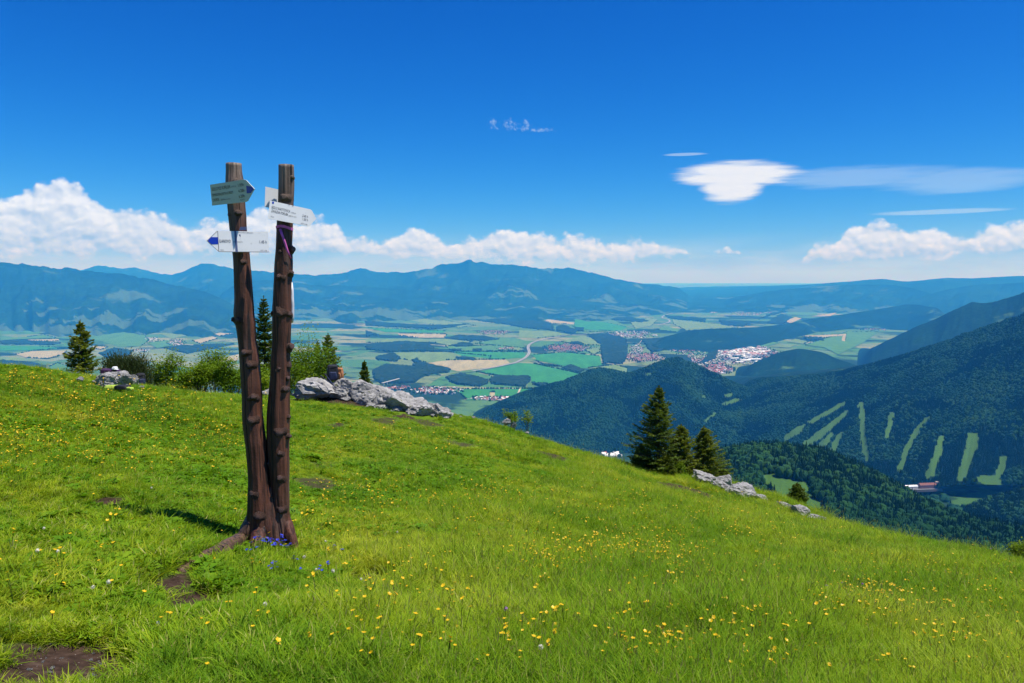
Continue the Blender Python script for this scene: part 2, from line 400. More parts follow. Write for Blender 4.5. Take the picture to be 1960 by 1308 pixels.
soil = mix(t, mrange(t, n3, 0.68, 0.74), soil, (0.26, 0.22, 0.19))
th = ramp(t, n1, [(0.25, (0.07, 0.15, 0.008)), (0.55, (0.11, 0.19, 0.012)), (0.8, (0.17, 0.22, 0.02))])
th = mix(t, mrange(t, n2, 0.35, 0.7, 0, 0.7), th, (0.05, 0.085, 0.008))
col = mix(t, mrange(t, attr(t, 'soil'), 0.25, 0.6), th, soil)
principled(t, o, col, 0.95, bump(t, n2, 0.7, 0.03), 0.1)
terrain_me = mesh_np('meadow_ground', np.stack([GX, GY, GZ], -1).reshape(-1, 3), grid_faces(len(gy), len(gx)), [m])
fattr(terrain_me, 'soil', soil_at(GX, GY).ravel())
meadow = bpy.data.objects.new('meadow_ground', terrain_me); tag(meadow, kind='structure'); link(meadow)

# ------------------------------------------------------------------ the basin far below
ZB = -905.0
def zb(r): return ZB + np.clip(np.asarray(r, float)-13000, 0, 60000)*0.0062
def basin(px, py):                       # where a pixel looks down onto the basin
    x, y, z = pdir(px, py); x, y, z = (np.asarray(q, float) for q in (x, y, z))
    k = ZB/z
    for _ in range(12): k = zb(np.hypot(x*k, y*k))/z
    return np.stack([x*k, y*k, z*k], -1)
br = np.concatenate([np.linspace(600, 13000, 40), np.linspace(13400, 110000, 90)])
ba = np.radians(np.linspace(-75, 75, 121))
BR, BA = np.meshgrid(br, ba, indexing='ij')
bv = np.stack([BR*np.sin(BA), BR*np.cos(BA), zb(BR)], -1).reshape(-1, 3)
m, t, o = mat('basin_farmland')
p = tmap(t, geo_pos(t), (0.001, 0.001, 0.0), (0, 0, 0.5))
vo = t.nodes.new('ShaderNodeTexVoronoi'); wv = mix(t, 0.12, p, tnoise(t, p, 0.8, 4)); t.links.new(tmap(t, wv, (1, 1.9, 1)), vo.inputs['Vector']); vo.inputs['Scale'].default_value = 1.15
sepc = t.nodes.new('ShaderNodeSeparateColor'); t.links.new(vo.outputs['Color'], sepc.inputs[0])
fld = ramp(t, sepc.outputs[0], [(0.0, (0.075, 0.15, 0.045)), (0.3, (0.06, 0.17, 0.045)), (0.5, (0.11, 0.18, 0.06)), (0.7, (0.15, 0.20, 0.075)), (0.9, (0.24, 0.24, 0.11)), (1.0, (0.06, 0.15, 0.04))])
nw = tnoise(t, tmap(t, p, (0.55, 1, 1)), 0.75, 7, 0.6); nw2 = tnoise(t, p, 5.0, 6, 0.65)
fld = mix(t, mrange(t, nw2, 0.55, 0.62, 0, 0.85), fld, (0.016, 0.045, 0.016))
fld = mix(t, mrange(t, nw, 0.53, 0.56), fld, (0.014, 0.040, 0.016))
principled(t, o, fld, 0.95, None, 0.05)
basin_o = obj_np('valley_floor', bv, grid_faces(len(br), len(ba))[:, ::-1], [m], kind='structure')

# ------------------------------------------------------------------ ridges and mountains
def forest_ground(name, dark, light, grass, rock=None, scale=0.006):
    m, t, o = mat(name); p = geo_pos(t)
    n = tnoise(t, p, scale, 8, 0.62); n2 = tnoise(t, p, scale*12, 5, 0.6); n3 = tnoise(t, tmap(t, p, (1, 1, 1.6)), scale*0.5, 5, 0.6)
    c = mix(t, mrange(t, n, 0.38, 0.64), dark, light)
    c = mix(t, mrange(t, n2, 0.35, 0.65, 0, 0.7), c, tuple(x*0.5 for x in dark))
    c = mix(t, mrange(t, n3, 0.60, 0.66), c, grass)
    c = mix(t, mrange(t, attr(t, 'clear'), 0.35, 0.6), c, grass)
    if rock: c = mix(t, mrange(t, attr(t, 'rock'), 0.3, 0.8), c, rock)
    principled(t, o, c, 0.95, bump(t, n2, 1.0, 0.14/scale/12), 0.05)
    return m
FAR = forest_ground('far_mountain_forest', (0.008, 0.036, 0.020), (0.016, 0.062, 0.028), (0.055, 0.105, 0.055), (0.16, 0.165, 0.17), 0.0011)
MID = forest_ground('mid_mountain_forest', (0.006, 0.028, 0.014), (0.010, 0.045, 0.018), (0.055, 0.12, 0.040), None, 0.0028)
NEARF = forest_ground('near_hill_forest_floor', (0.006, 0.026, 0.010), (0.010, 0.042, 0.014), (0.054, 0.122, 0.024), None, 0.010)
class Ridge: pass
def ridge(name, crest, base_d, base_z, material, step=4, rows=50, amp=0.16, freq=6.0, seed=1, crest_noise=0.006, back=1.0, rock=None, clears=(), prof=0.92, taper=(0, 0), back_z=None, wav=0.0, meadows=0.0):
    """a ridge whose crest runs through the given (pixel, pixel, metres) points; base_d and base_z per crest point or one value"""
    c = np.array(crest, float); px = np.arange(c[0, 0], c[-1, 0]+1e-6, step)
    py = np.interp(px, c[:, 0], c[:, 1]); k = np.ones(9)/9; pad = np.pad(py, 4, mode='edge'); sm = np.convolve(pad, k, 'valid'); py = 0.35*py+0.65*sm if step < 5 else py
    d = np.interp(px, c[:, 0], c[:, 2])
    bd = np.interp(px, c[:, 0], base_d) if np.ndim(base_d) else np.full(len(px), float(base_d))
    bz = np.interp(px, c[:, 0], base_z) if np.ndim(base_z) else np.full(len(px), float(base_z))
    if wav: bd = bd*(1+wav*fbm(px/60.0, px*0+seed*1.7, 4, seed+40))
    C = P(px, py, d); ux = C[:, 0]/C[:, 1]
    tap = np.ones(len(px))
    if taper[0]: tap *= np.clip((px-px[0])/taper[0], 0, 1)
    if taper[1]: tap *= np.clip((px[-1]-px)/taper[1], 0, 1)
    tap = tap*tap*(3-2*tap); C[:, 2] = bz-8+(C[:, 2]-bz+8)*tap
    H = np.maximum(C[:, 2]-bz, 5.0)
    C[:, 2] += H*crest_noise*6*fbm(px/14.0, px*0+seed, 4, seed)*np.clip(H/80, 0, 1)*0.5
    tf = np.linspace(0, 1, rows)**1.15; nb = max(10, rows//4); tb = np.linspace(0, 1, nb+1)[1:]
    T = np.concatenate([-tb[::-1], tf])                     # back .. crest .. front base
    TT, II = np.meshgrid(T, np.arange(len(px)), indexing='ij')
    dd = np.where(TT >= 0, d[II]+(bd-d)[II]*TT, d[II]+back*np.abs(bd-d)[II]*(-TT))
    pr = np.abs(TT)**prof
    zend = np.where(TT >= 0, bz[II], bz[II] if back_z is None else back_z)
    zz = C[:, 2][II]+(zend-C[:, 2][II])*pr
    xs = ux[II]*dd; along = px/100.0*freq/4
    env = np.clip(np.sin(PI*np.clip(np.abs(TT), 0, 1))**0.8, 0, 1)
    rel = ridged(along[II]+0.6*TT, TT*0.9+seed, 4, seed+3)*0.7+fbm(xs/260.0/ (np.mean(d)/4000), dd/260.0/(np.mean(d)/4000), 4, seed+9)*0.55
    zz = zz+amp*H[II]*env*rel
    V3 = np.stack([xs, dd, zz], -1); nr, nc = V3.shape[:2]
    me = mesh_np(name, V3.reshape(-1, 3), grid_faces(nr, nc), [material])
    qx, qy = proj(V3[..., 0], V3[..., 1], V3[..., 2])
    jx = qx+3*fbm(qx/5, qy/5, 2, 4); cl = np.zeros((nr, nc))
    for poly in clears: cl = np.maximum(cl, (inpoly(jx-1.2, qy, poly) | inpoly(jx+1.2, qy, poly) | inpoly(jx, qy, poly))*(TT >= 0))
    if meadows: cl = np.maximum(cl, (fbm(xs/900, dd/420, 4, seed+70)+(np.clip(TT, 0, 1)-0.62)*1.1 > 0.42-meadows)*(TT > 0.25))
    fattr(me, 'clear', cl.ravel())
    if rock is not None:
        rk = np.clip((zz-rock)/260+0.5*fbm(xs/500, dd/500, 4, 77), 0, 1); fattr(me, 'rock', rk.ravel())
    o = bpy.data.objects.new(name, me); tag(o, kind='structure'); link(o)
    r = Ridge(); r.V = V3; r.T = T; r.px = px; r.clear = cl; r.o = o; r.nb = nb
    return r
tatra = [(-300, 520, 27000), (150, 519, 29000), (190, 508, 30000), (215, 512, 30000), (235, 517, 30000), (255, 510, 30000), (280, 519, 30000), (330, 527, 29000), (365, 514, 27000), (393, 504, 26500), (420, 508, 26500), (470, 518, 26000),
         (540, 522, 26000), (600, 527, 26000), (655, 524, 26000), (690, 513, 26000), (720, 521, 26000), (770, 522, 25500), (820, 515, 25000), (845, 506, 25000), (870, 505, 24500), (898, 498, 24000), (925, 502, 24000), (960, 506, 24000), (1010, 512, 24000),
         (1050, 516, 24500), (1085, 511, 25500), (1120, 519, 25500), (1170, 533, 25500), (1220, 541, 26000), (1280, 548, 27000), (1350, 556, 28000)]
ridge('mountain_range', tatra, 18500, zb(18500)-10, FAR, 3, 110, 0.30, 6, 11, 0.014, 0.6, rock=560, taper=(0, 60), prof=0.62, wav=0.10, meadows=0.02)
ridge('mountain_range', [(-420, 480, 16500), (-150, 493, 16500), (0, 501, 16500), (40, 506, 16500), (90, 513, 16800), (140, 514, 17000), (190, 521, 17000), (250, 527, 17000), (310, 540, 17000), (370, 553, 16800), (430, 568, 16500), (500, 583, 16000), (560, 600, 15500)],
      12600, ZB-5, FAR, 3, 90, 0.28, 6, 21, 0.012, taper=(0, 170), prof=0.66, wav=0.13, meadows=0.06)
ridge('foothill', [(360, 556, 20500), (430, 541, 21000), (520, 537, 21500), (600, 545, 21500), (700, 549, 21500), (800, 556, 21000), (900, 562, 21000), (1000, 566, 21000), (1100, 570, 21000), (1180, 577, 20500), (1260, 584, 20000)],
      16500, zb(16500)-5, FAR, 4, 50, 0.28, 7, 31, 0.010, taper=(110, 120), prof=0.7, wav=0.12, meadows=0.06)
ridge('mountain_range', [(1240, 553, 40000), (1330, 549.5, 40000), (1400, 548, 38000), (1480, 547, 34000), (1540, 545, 30000), (1600, 541, 27000), (1660, 536, 26000), (1690, 533.5, 26000), (1725, 539, 26000), (1755, 538, 25000), (1810, 532, 25000), (1860, 533, 25000), (1960, 528, 24000), (2250, 515, 22000)],
      19500, zb(19500)-5, FAR, 4, 40, 0.16, 8, 41, 0.004)
ridge('foothill', [(1660, 604, 19500), (1740, 578, 20000), (1800, 557, 20500), (1860, 546, 20500), (1960, 541, 20000), (2200, 530, 19000)], 16500, zb(16500)-5, FAR, 4, 40, 0.24, 7, 51, taper=(60, 0), prof=0.75, wav=0.08)
ridge('foothill', [(1350, 578, 25000), (1440, 563, 24000), (1500, 554, 23500), (1560, 549, 23000), (1640, 545, 22500), (1710, 545, 22000), (1760, 555, 21500), (1810, 572, 21000), (1860, 590, 20500)], 19600, zb(19600)-5, FAR, 4, 50, 0.24, 7, 61, taper=(60, 60), prof=0.75, wav=0.06, meadows=0.02)
hillF = ridge('wooded_hill', [(1226, 664, 10250), (1260, 648, 10350), (1310, 635, 10500), (1350, 630, 10700), (1400, 628, 11000), (1450, 627, 11800), (1500, 621, 12600), (1560, 609, 13800), (1620, 601, 14800), (1680, 592, 15200), (1740, 582, 15200), (1800, 590, 14000), (1850, 605, 12500)],
      [9950, 9800, 9650, 9550, 9600, 10100, 11400, 12800, 13600, 13700, 13300, 12000, 11000], ZB-5, MID, 4, 44, 0.16, 7, 71, taper=(50, 60))
ridge('wooded_hill', [(1632, 686, 8300), (1680, 661, 7900), (1730, 636, 7700), (1780, 615, 7600), (1830, 592, 7500), (1858, 579, 7500), (1890, 581, 7400), (1930, 570, 7300), (1960, 560, 7200), (2150, 520, 6500)],
      6000, ZB-5, MID, 3, 60, 0.15, 6, 81, taper=(40, 0))
ridge('wooded_hill', [(1395, 712, 7000), (1430, 700, 7000), (1465, 685, 7000), (1500, 672, 7000), (1530, 667, 7000), (1570, 673, 7000), (1605, 688, 7000), (1660, 706, 7000), (1720, 716, 7000)], 5900, ZB-5, MID, 3, 60, 0.16, 8, 91, taper=(50, 50))
def off(pts, ox, oy, s): return [(ox+a/s, oy+b/s) for a, b in pts]
clearI = [off(q, 1100, 700, 3.267) for q in ([(800, 190), (825, 180), (820, 205), (785, 210)], [(940, 180), (985, 170), (975, 195), (945, 200)], [(880, 290), (885, 300), (815, 360), (812, 345)], [(920, 240), (1010, 205), (1050, 215), (930, 250)], [(430, 60), (480, 40), (470, 65)], [(640, 30), (660, 30), (655, 45)], [(1210, 235), (1260, 240), (1250, 260)])]
hillI = ridge('wooded_hill', [(880, 808, 4750), (915, 795, 4800), (950, 775, 4850), (1010, 750, 4900), (1080, 731, 4950), (1125, 713, 5000), (1150, 706, 5000), (1178, 711, 5000), (1200, 718, 5000), (1240, 703, 5000), (1270, 692, 5000), (1295, 687, 5000), (1330, 699, 5000), (1370, 717, 4950), (1405, 735, 4900), (1450, 752, 4800), (1520, 775, 4700), (1600, 800, 4500)],
      [4400, 4250, 4100, 4050, 4000, 3950, 3950, 3950, 3950, 3900, 3850, 3800, 3700, 3600, 3500, 3400, 3200, 3000], ZB-5, NEARF, 2, 120, 0.17, 5.5, 101, clears=clearI, taper=(60, 60))
strips = [off(q, 1400, 480, 3.114) for q in (
    [(763, 900), (790, 905), (800, 1100), (826, 1245), (792, 1255), (768, 1120)], [(945, 962), (970, 965), (955, 1060), (920, 1135), (914, 1120)],
    [(1163, 990), (1186, 992), (1092, 1125), (1045, 1225), (1020, 1308), (985, 1320), (1022, 1200), (1085, 1075)], [(1238, 1108), (1270, 1100), (1252, 1200), (1205, 1345), (1150, 1360), (1215, 1200)],
    [(1410, 1088), (1472, 1090), (1460, 1180), (1410, 1300), (1390, 1370), (1340, 1380), (1370, 1270), (1398, 1180)], [(1605, 1225), (1645, 1222), (1600, 1410), (1545, 1415), (1465, 1370), (1465, 1345), (1575, 1340)],
    [(310, 1110), (400, 1048), (442, 1032), (420, 1080), (316, 1138)], [(440, 1025), (560, 960), (672, 900), (682, 915), (480, 1030)], [(400, 1165), (560, 1050), (690, 950), (700, 962), (600, 1060), (470, 1168)],
    [(480, 1185), (600, 1080), (612, 1110), (545, 1185)], [(582, 1190), (640, 1090), (668, 1080), (630, 1195)])]
mtJ = ridge('wooded_mountain', [(1370, 752, 5300), (1450, 730, 5000), (1520, 723, 4800), (1600, 716, 4600), (1645, 704, 4500), (1700, 690, 4400), (1760, 672, 4300), (1820, 652, 4200), (1880, 631, 4100), (1960, 604, 4000), (2080, 565, 3800), (2300, 500, 3500)],
      [3500, 3100, 2900, 2750, 2700, 2600, 2500, 2450, 2400, 2350, 2250, 2100], [-900, -860, -800, -750, -730, -700, -690, -670, -650, -640, -600, -560], NEARF, 2, 170, 0.17, 4.5, 113, clears=strips, taper=(70, 0))
clearK = off([(150, 530), (410, 485), (422, 500), (398, 560), (500, 566), (600, 680), (650, 765), (400, 745), (330, 700), (285, 600), (200, 575)], 1400, 760, 3.5)
clearK2 = off([(120, 440), (330, 420), (430, 440), (420, 480), (160, 520)], 1400, 760, 3.5)
spurK = ridge('wooded_spur', [(1290, 915, 1350), (1340, 888, 1350), (1390, 868, 1340), (1440, 860, 1330), (1500, 861, 1320), (1560, 868, 1310), (1620, 888, 1290), (1680, 920, 1260), (1740, 952, 1220), (1800, 985, 1170), (1870, 1006, 1120), (1960, 1022, 1080), (2150, 1060, 1020)],
      820, [-420, -410, -400, -395, -392, -390, -388, -385, -382, -380, -378, -376, -372], NEARF, 3, 110, 0.10, 8, 121, 0.004, back=1.6, clears=[clearK], taper=(50, 0), back_z=-830)
spurL = ridge('wooded_spur', [(1810, 1002, 1800), (1850, 978, 1850), (1900, 958, 1900), (1960, 942, 1950), (2150, 900, 2000)], 1350, [-640, -630, -620, -610, -600], NEARF, 3, 60, 0.1, 8, 131, taper=(40, 0), back_z=-900)
valley_me = [(1560, 940), (1640, 905), (1720, 915), (1800, 935), (1960, 945), (2100, 950)]
vf = np.array([[P(a, b, d_) for a in range(1300, 2300, 20)] for b, d_ in ((896, 3200), (915, 2650), (945, 2350), (975, 2100), (1010, 1850), (1060, 1600))])
vf[..., 2] = np.interp(np.arange(1300, 2300, 20), [1300, 1500, 1800, 2300], [-905, -850, -700, -640])[None, :]-np.array([10, 0, 2, 30, 45, 60])[:, None]
vmat, t, o = mat('side_valley_meadow'); n = tnoise(t, geo_pos(t), 0.012, 5, 0.6)
principled(t, o, mix(t, mrange(t, n, 0.46, 0.56), (0.05, 0.12, 0.025), (0.016, 0.04, 0.014)), 0.95, None, 0.05)
obj_np('side_valley_floor', vf.reshape(-1, 3), grid_faces(vf.shape[0], vf.shape[1]), [vmat], kind='structure')

# ------------------------------------------------------------------ haze: the air over the whole scene
def haze_box(x0, x1, y0, y1, z0, z1):
    v = [(x, y, z) for z in (z0, z1) for y in (y0, y1) for x in (x0, x1)]
    f = [(0, 2, 3, 1), (4, 5, 7, 6), (0, 1, 5, 4), (2, 6, 7, 3), (0, 4, 6, 2), (1, 3, 7, 5)]
    me = bpy.data.meshes.new('haze'); me.from_pydata(v, [], f); me.update()
    m, t, o = mat('haze_air'); pv = t.nodes.new('ShaderNodeVolumePrincipled')
    pv.inputs['Color'].default_value = (*HAZE_COL, 1); pv.inputs['Density'].default_value = HAZE_DENS
    pv.inputs['Absorption Color'].default_value = (1, 1, 1, 1); pv.inputs['Anisotropy'].default_value = 0.0
    t.links.new(pv.outputs[0], o.inputs['Volume']); me.materials.append(m)
    ob = bpy.data.objects.new('haze', me); tag(ob, kind='stuff'); link(ob)
    return ob
HAZE_COL = (0.035, 0.365, 1.0); HAZE_DENS = 5.2e-5
haze_box(-115000, 115000, -2000, 112000, -920, 1100)

# ================================================================== FARMLAND, WOODS, ROADS, VILLAGES IN THE BASIN
def field_mat(name, col, stripe=0.10):
    m, t, o = mat(name); p = geo_pos(t)
    n = tnoise(t, tmap(t, p, (0.012, 0.002, 0.0), (0, 0, 0.6)), 1.0, 4); n2 = tnoise(t, p, 0.004, 5, 0.6)
    c = mix(t, mrange(t, n, 0.3, 0.7), tuple(x*(1-stripe*1.5) for x in col), tuple(x*(1+stripe) for x in col))
    c = mix(t, mrange(t, n2, 0.5, 0.8, 0, 0.35), c, tuple(x*0.6 for x in col))
    principled(t, o, c, 0.95, None, 0.05); return m
FM = {'e': field_mat('green_crop_field', (0.040, 0.20, 0.045)), 'g': field_mat('pasture_field', (0.075, 0.185, 0.045)), 'p': field_mat('mown_meadow_field', (0.135, 0.215, 0.065)), 'y': field_mat('ripening_grain_field', (0.33, 0.29, 0.145))}
A8 = (700, 560, 3.92); A4 = (0, 540, 3.92); A1 = (1100, 560, 3.267)
fields = [
    (A8, 'e', [(1250, 470), (1500, 450), (1760, 480), (1770, 550), (1600, 572), (1290, 512)]), (A8, 'e', [(830, 600), (1150, 530), (1260, 535), (1640, 620), (1590, 660), (1380, 692), (1250, 682), (1240, 640), (980, 625)]),
    (A8, 'y', [(440, 535), (600, 510), (1050, 505), (1080, 530), (980, 560), (690, 592)]), (A8, 'p', [(210, 450), (600, 448), (940, 480), (930, 500), (660, 508), (450, 525), (245, 500)]),
    (A8, 'e', [(640, 445), (1190, 450), (1200, 490), (1000, 503), (720, 478)]), (A8, 'y', [(240, 308), (610, 315), (590, 340), (400, 340), (250, 325)]), (A8, 'p', [(0, 350), (600, 348), (800, 370), (640, 400), (530, 378), (0, 378)]),
    (A8, 'p', [(250, 190), (520, 200), (830, 250), (700, 265), (480, 240)]), (A8, 'y', [(1300, 193), (1620, 235), (1540, 240), (1390, 232)]), (A8, 'g', [(600, 130), (740, 80), (960, 90), (1290, 110), (1180, 145), (690, 138)]),
    (A8, 'p', [(690, 145), (1180, 150), (1100, 165), (700, 160)]), (A8, 'p', [(1290, 95), (1450, 105), (1490, 150), (1380, 160), (1190, 160)]), (A8, 'p', [(1150, 285), (1400, 292), (1550, 320), (1290, 345), (1150, 340)]),
    (A8, 'e', [(570, 730), (1300, 725), (1230, 760), (1120, 790), (760, 812), (700, 750)]), (A8, 'y', [(932, 752), (968, 752), (970, 795), (925, 795)]), (A8, 'p', [(1450, 370), (1640, 325), (1820, 385), (1790, 400), (1620, 395)]),
    (A8, 'p', [(1660, 570), (1870, 545), (1960, 570), (1960, 602), (1760, 578)]), (A8, 'e', [(20, 268), (600, 290), (580, 304), (150, 300)]), (A8, 'g', [(1540, 242), (1830, 200), (1960, 250), (1960, 310), (1600, 290)]),
    (A8, 'y', [(1600, 100), (1780, 105), (1960, 130), (1800, 160), (1650, 150)]), (A8, 'g', [(600, 405), (1000, 400), (1190, 440), (900, 440), (640, 440)]), (A8, 'g', [(1010, 345), (1190, 360), (1190, 420), (820, 385)]), (A8, 'p', [(1030, 405), (1110, 405), (1190, 430), (1100, 440)]), (A8, 'g', [(270, 600), (420, 600), (560, 625), (400, 625)]), (A8, 'g', [(740, 612), (860, 602), (960, 640), (930, 660), (760, 640)]),
    (A4, 'y', [(120, 545), (240, 520), (500, 520), (480, 545), (360, 580), (200, 570)]), (A4, 'e', [(0, 480), (300, 485), (500, 500), (250, 516), (0, 516)]), (A4, 'y', [(210, 435), (440, 430), (445, 445), (210, 446)]),
    (A4, 'g', [(480, 390), (700, 370), (1050, 370), (1120, 440), (1060, 480), (900, 490), (770, 450)]), (A4, 'y', [(690, 480), (810, 490), (760, 510), (700, 500)]), (A4, 'p', [(1420, 345), (1560, 285), (1750, 255), (1760, 280), (1600, 318)]),
    (A4, 'p', [(970, 302), (1000, 265), (1210, 265), (1270, 300), (1200, 320), (1060, 320)]), (A4, 'y', [(1440, 440), (1600, 410), (1640, 425), (1500, 465)]), (A4, 'y', [(1610, 392), (1770, 350), (1770, 385), (1650, 408)]), (A4, 'p', [(1200, 390), (1340, 360), (1420, 400), (1290, 430)]),
    (A4, 'p', [(0, 570), (130, 570), (300, 590), (250, 600), (0, 590)]), (A4, 'g', [(370, 640), (430, 610), (560, 650), (520, 690), (380, 690)]), (A4, 'y', [(1560, 600), (1790, 545), (1790, 590), (1600, 618)]), (A4, 'g', [(0, 425), (200, 415), (330, 400), (420, 420), (200, 430), (0, 440)]), (A4, 'g', [(1100, 460), (1260, 440), (1400, 460), (1180, 500)]), (A4, 'p', [(560, 290), (700, 268), (770, 290), (620, 302)]), (A4, 'y', [(180, 222), (380, 250), (500, 285), (260, 280)]),
    (A1, 'p', [(30, 90), (200, 85), (330, 110), (180, 130), (60, 120)]), (A1, 'e', [(0, 170), (200, 190), (330, 220), (280, 245), (0, 230)]), (A1, 'p', [(350, 190), (460, 160), (520, 170), (480, 210), (380, 230)]), (A1, 'p', [(610, 170), (900, 200), (1020, 222), (700, 240), (620, 200)]),
    (A1, 'y', [(600, 85), (750, 90), (740, 115), (680, 110)]), (A1, 'y', [(780, 100), (900, 80), (1190, 95), (1000, 110), (860, 130)]), (A1, 'g', [(1310, 110), (1510, 110), (1520, 148), (1330, 140)]), (A1, 'y', [(1480, 152), (1650, 125), (1600, 150)]), (A1, 'y', [(1310, 182), (1380, 155), (1420, 165), (1350, 195)]),
    (A1, 'p', [(1350, 247), (1550, 240), (1380, 280)]), (A1, 'p', [(1330, 312), (1380, 292), (1460, 310), (1430, 325)]), (A1, 'g', [(1440, 332), (1700, 250), (1900, 250), (1800, 320), (1650, 392), (1560, 347)]), (A1, 'y', [(1410, 275), (1700, 262), (1690, 310), (1670, 305), (1675, 275), (1560, 285)]), (A1, 'g', [(1090, 330), (1180, 300), (1280, 320), (1160, 350)]), (A1, 'p', [(1220, 342), (1400, 325), (1340, 350)]), (A1, 'p', [(60, 362), (130, 345), (170, 370), (120, 390)]),
    (A1, 'g', [(560, 210), (660, 235), (640, 250), (520, 235)]), (A1, 'p', [(500, 30), (640, 40), (760, 70), (560, 60)])]
woods = [
    (A8, [(50, 590), (150, 545), (350, 560), (630, 600), (520, 615), (420, 640), (370, 680), (120, 690), (60, 650)]), (A8, [(350, 545), (420, 530), (640, 580), (615, 606), (430, 596)]), (A8, [(600, 640), (720, 615), (920, 660), (910, 690), (860, 710), (700, 695), (640, 680)]),
    (A8, [(930, 655), (970, 630), (1230, 635), (1240, 660), (1190, 710), (1050, 700), (940, 690)]), (A8, [(0, 400), (250, 372), (520, 382), (470, 400), (600, 450), (400, 440), (180, 448), (0, 430)]), (A8, [(640, 405), (720, 380), (800, 385), (800, 405), (700, 410)]),
    (A8, [(600, 345), (700, 325), (880, 330), (1000, 355), (900, 365), (700, 360)]), (A8, [(770, 200), (950, 175), (1200, 190), (1390, 232), (1420, 290), (1200, 270), (1050, 240), (850, 215)]), (A8, [(1430, 262), (1480, 245), (1590, 292), (1560, 310), (1430, 290)]), (A8, [(0, 290), (100, 320), (0, 330)]),
    (A8, [(70, 490), (200, 460), (260, 490), (230, 520), (90, 510)]), (A8, [(1490, 170), (1560, 110), (1650, 150), (1850, 200), (1960, 190), (1900, 215), (1700, 185)]), (A8, [(1670, 325), (1900, 330), (1960, 370), (1840, 405), (1770, 440), (1760, 400), (1830, 380)]), (A8, [(1470, 572), (1540, 545), (1640, 590), (1590, 610)]),
    (A8, [(1250, 692), (1350, 690), (1320, 712)]), (A8, [(670, 492), (720, 485), (825, 502), (810, 512), (690, 500)]), (A8, [(345, 515), (390, 500), (410, 525), (370, 535)]), (A8, [(635, 432), (720, 430), (720, 440), (640, 440)]), (A8, [(805, 430), (870, 428), (870, 440), (810, 440)]), (A8, [(1770, 440), (1960, 380), (1960, 480), (1860, 520), (1780, 540)]), (A8, [(1540, 375), (1600, 372), (1640, 392), (1560, 392)]), (A8, [(1270, 510), (1330, 540), (1480, 560), (1340, 552)]), (A8, [(0, 215), (200, 235), (500, 250), (780, 240), (560, 275), (200, 262), (0, 250)]), (A8, [(520, 180), (760, 195), (700, 200)]),
    (A1, [(40, 120), (200, 130), (470, 180), (420, 190), (220, 170), (80, 150)]), (A1, [(560, 145), (820, 165), (820, 185), (600, 165)]), (A1, [(900, 175), (1100, 200), (1050, 215), (920, 205)]), (A1, [(80, 265), (200, 260), (330, 300), (320, 330), (200, 350), (160, 330)]), (A1, [(160, 350), (280, 330), (330, 400), (300, 450), (180, 440)]),
    (A1, [(1150, 172), (1230, 130), (1300, 125), (1200, 155)]), (A1, [(1200, 192), (1290, 135), (1360, 160), (1300, 205)]), (A1, [(420, 300), (600, 280), (640, 340), (480, 380)]), (A1, [(540, 390), (700, 400), (740, 440), (600, 440)]), (A1, [(840, 380), (900, 360), (880, 420), (780, 450)]), (A1, [(0, 220), (60, 225), (50, 245), (0, 240)]), (A1, [(1430, 285), (1540, 290), (1560, 305), (1450, 300)]),
    (A4, [(0, 592), (250, 612), (350, 640), (300, 660), (0, 650)]), (A4, [(740, 540), (850, 500), (1000, 520), (950, 560), (800, 570)]), (A4, [(1230, 500), (1360, 482), (1760, 470), (1600, 500), (1400, 540)]), (A4, [(0, 448), (250, 450), (460, 460), (400, 475), (100, 470), (0, 470)]), (A4, [(1000, 285), (1060, 278), (1130, 288), (1090, 306), (1010, 302)])]
def ragged(poly, amt=1.2, step=7.0, seed=0):
    r = random.Random(seed); q = []
    for i in range(len(poly)):
        a, b = poly[i], poly[(i+1) % len(poly)]; n = max(1, int(math.hypot(b[0]-a[0], (b[1]-a[1])*3)/step))
        for k in range(n):
            f = k/n; j = amt if k else amt*0.3
            q.append((a[0]+(b[0]-a[0])*f+r.uniform(-j, j), a[1]+(b[1]-a[1])*f+r.uniform(-j, j)*0.3))
    return q
def sheet(name, poly, zoff, material):
    pts = basin([a for a, b in poly], [b for a, b in poly]); pts[:, 2] += zoff
    bm = bmesh.new(); vs_ = [bm.verts.new(p_) for p_ in pts]; f = bm.faces.new(vs_); bm.normal_update()
    if f.normal.z < 0: f.normal_flip()
    bmesh.ops.triangulate(bm, faces=bm.faces[:])
    me = bpy.data.meshes.new(name); bm.to_mesh(me); bm.free(); me.materials.append(material)
    o = bpy.data.objects.new(name, me); tag(o, kind='structure'); return link(o)
hedge_pts = []
for i, (fr, k, poly) in enumerate(fields):
    q = ragged(off(poly, *fr), 0.5, 9, i); sheet('field', q, 1.5+0.12*i, FM[k])
    for j in range(len(poly)):
        if random.random() < 0.45:
            a, b = off([poly[j], poly[(j+1) % len(poly)]], *fr); n = int(math.hypot(b[0]-a[0], b[1]-a[1])/0.8)
            for _ in range(n):
                if random.random() < 0.6:
                    f = random.random(); hedge_pts.append((a[0]+(b[0]-a[0])*f+random.gauss(0, 0.3), a[1]+(b[1]-a[1])*f+random.gauss(0, 0.1)))
WOOD = forest_ground('basin_wood_canopy', (0.013, 0.036, 0.016), (0.024, 0.055, 0.020), (0.03, 0.065, 0.022), None, 0.012)
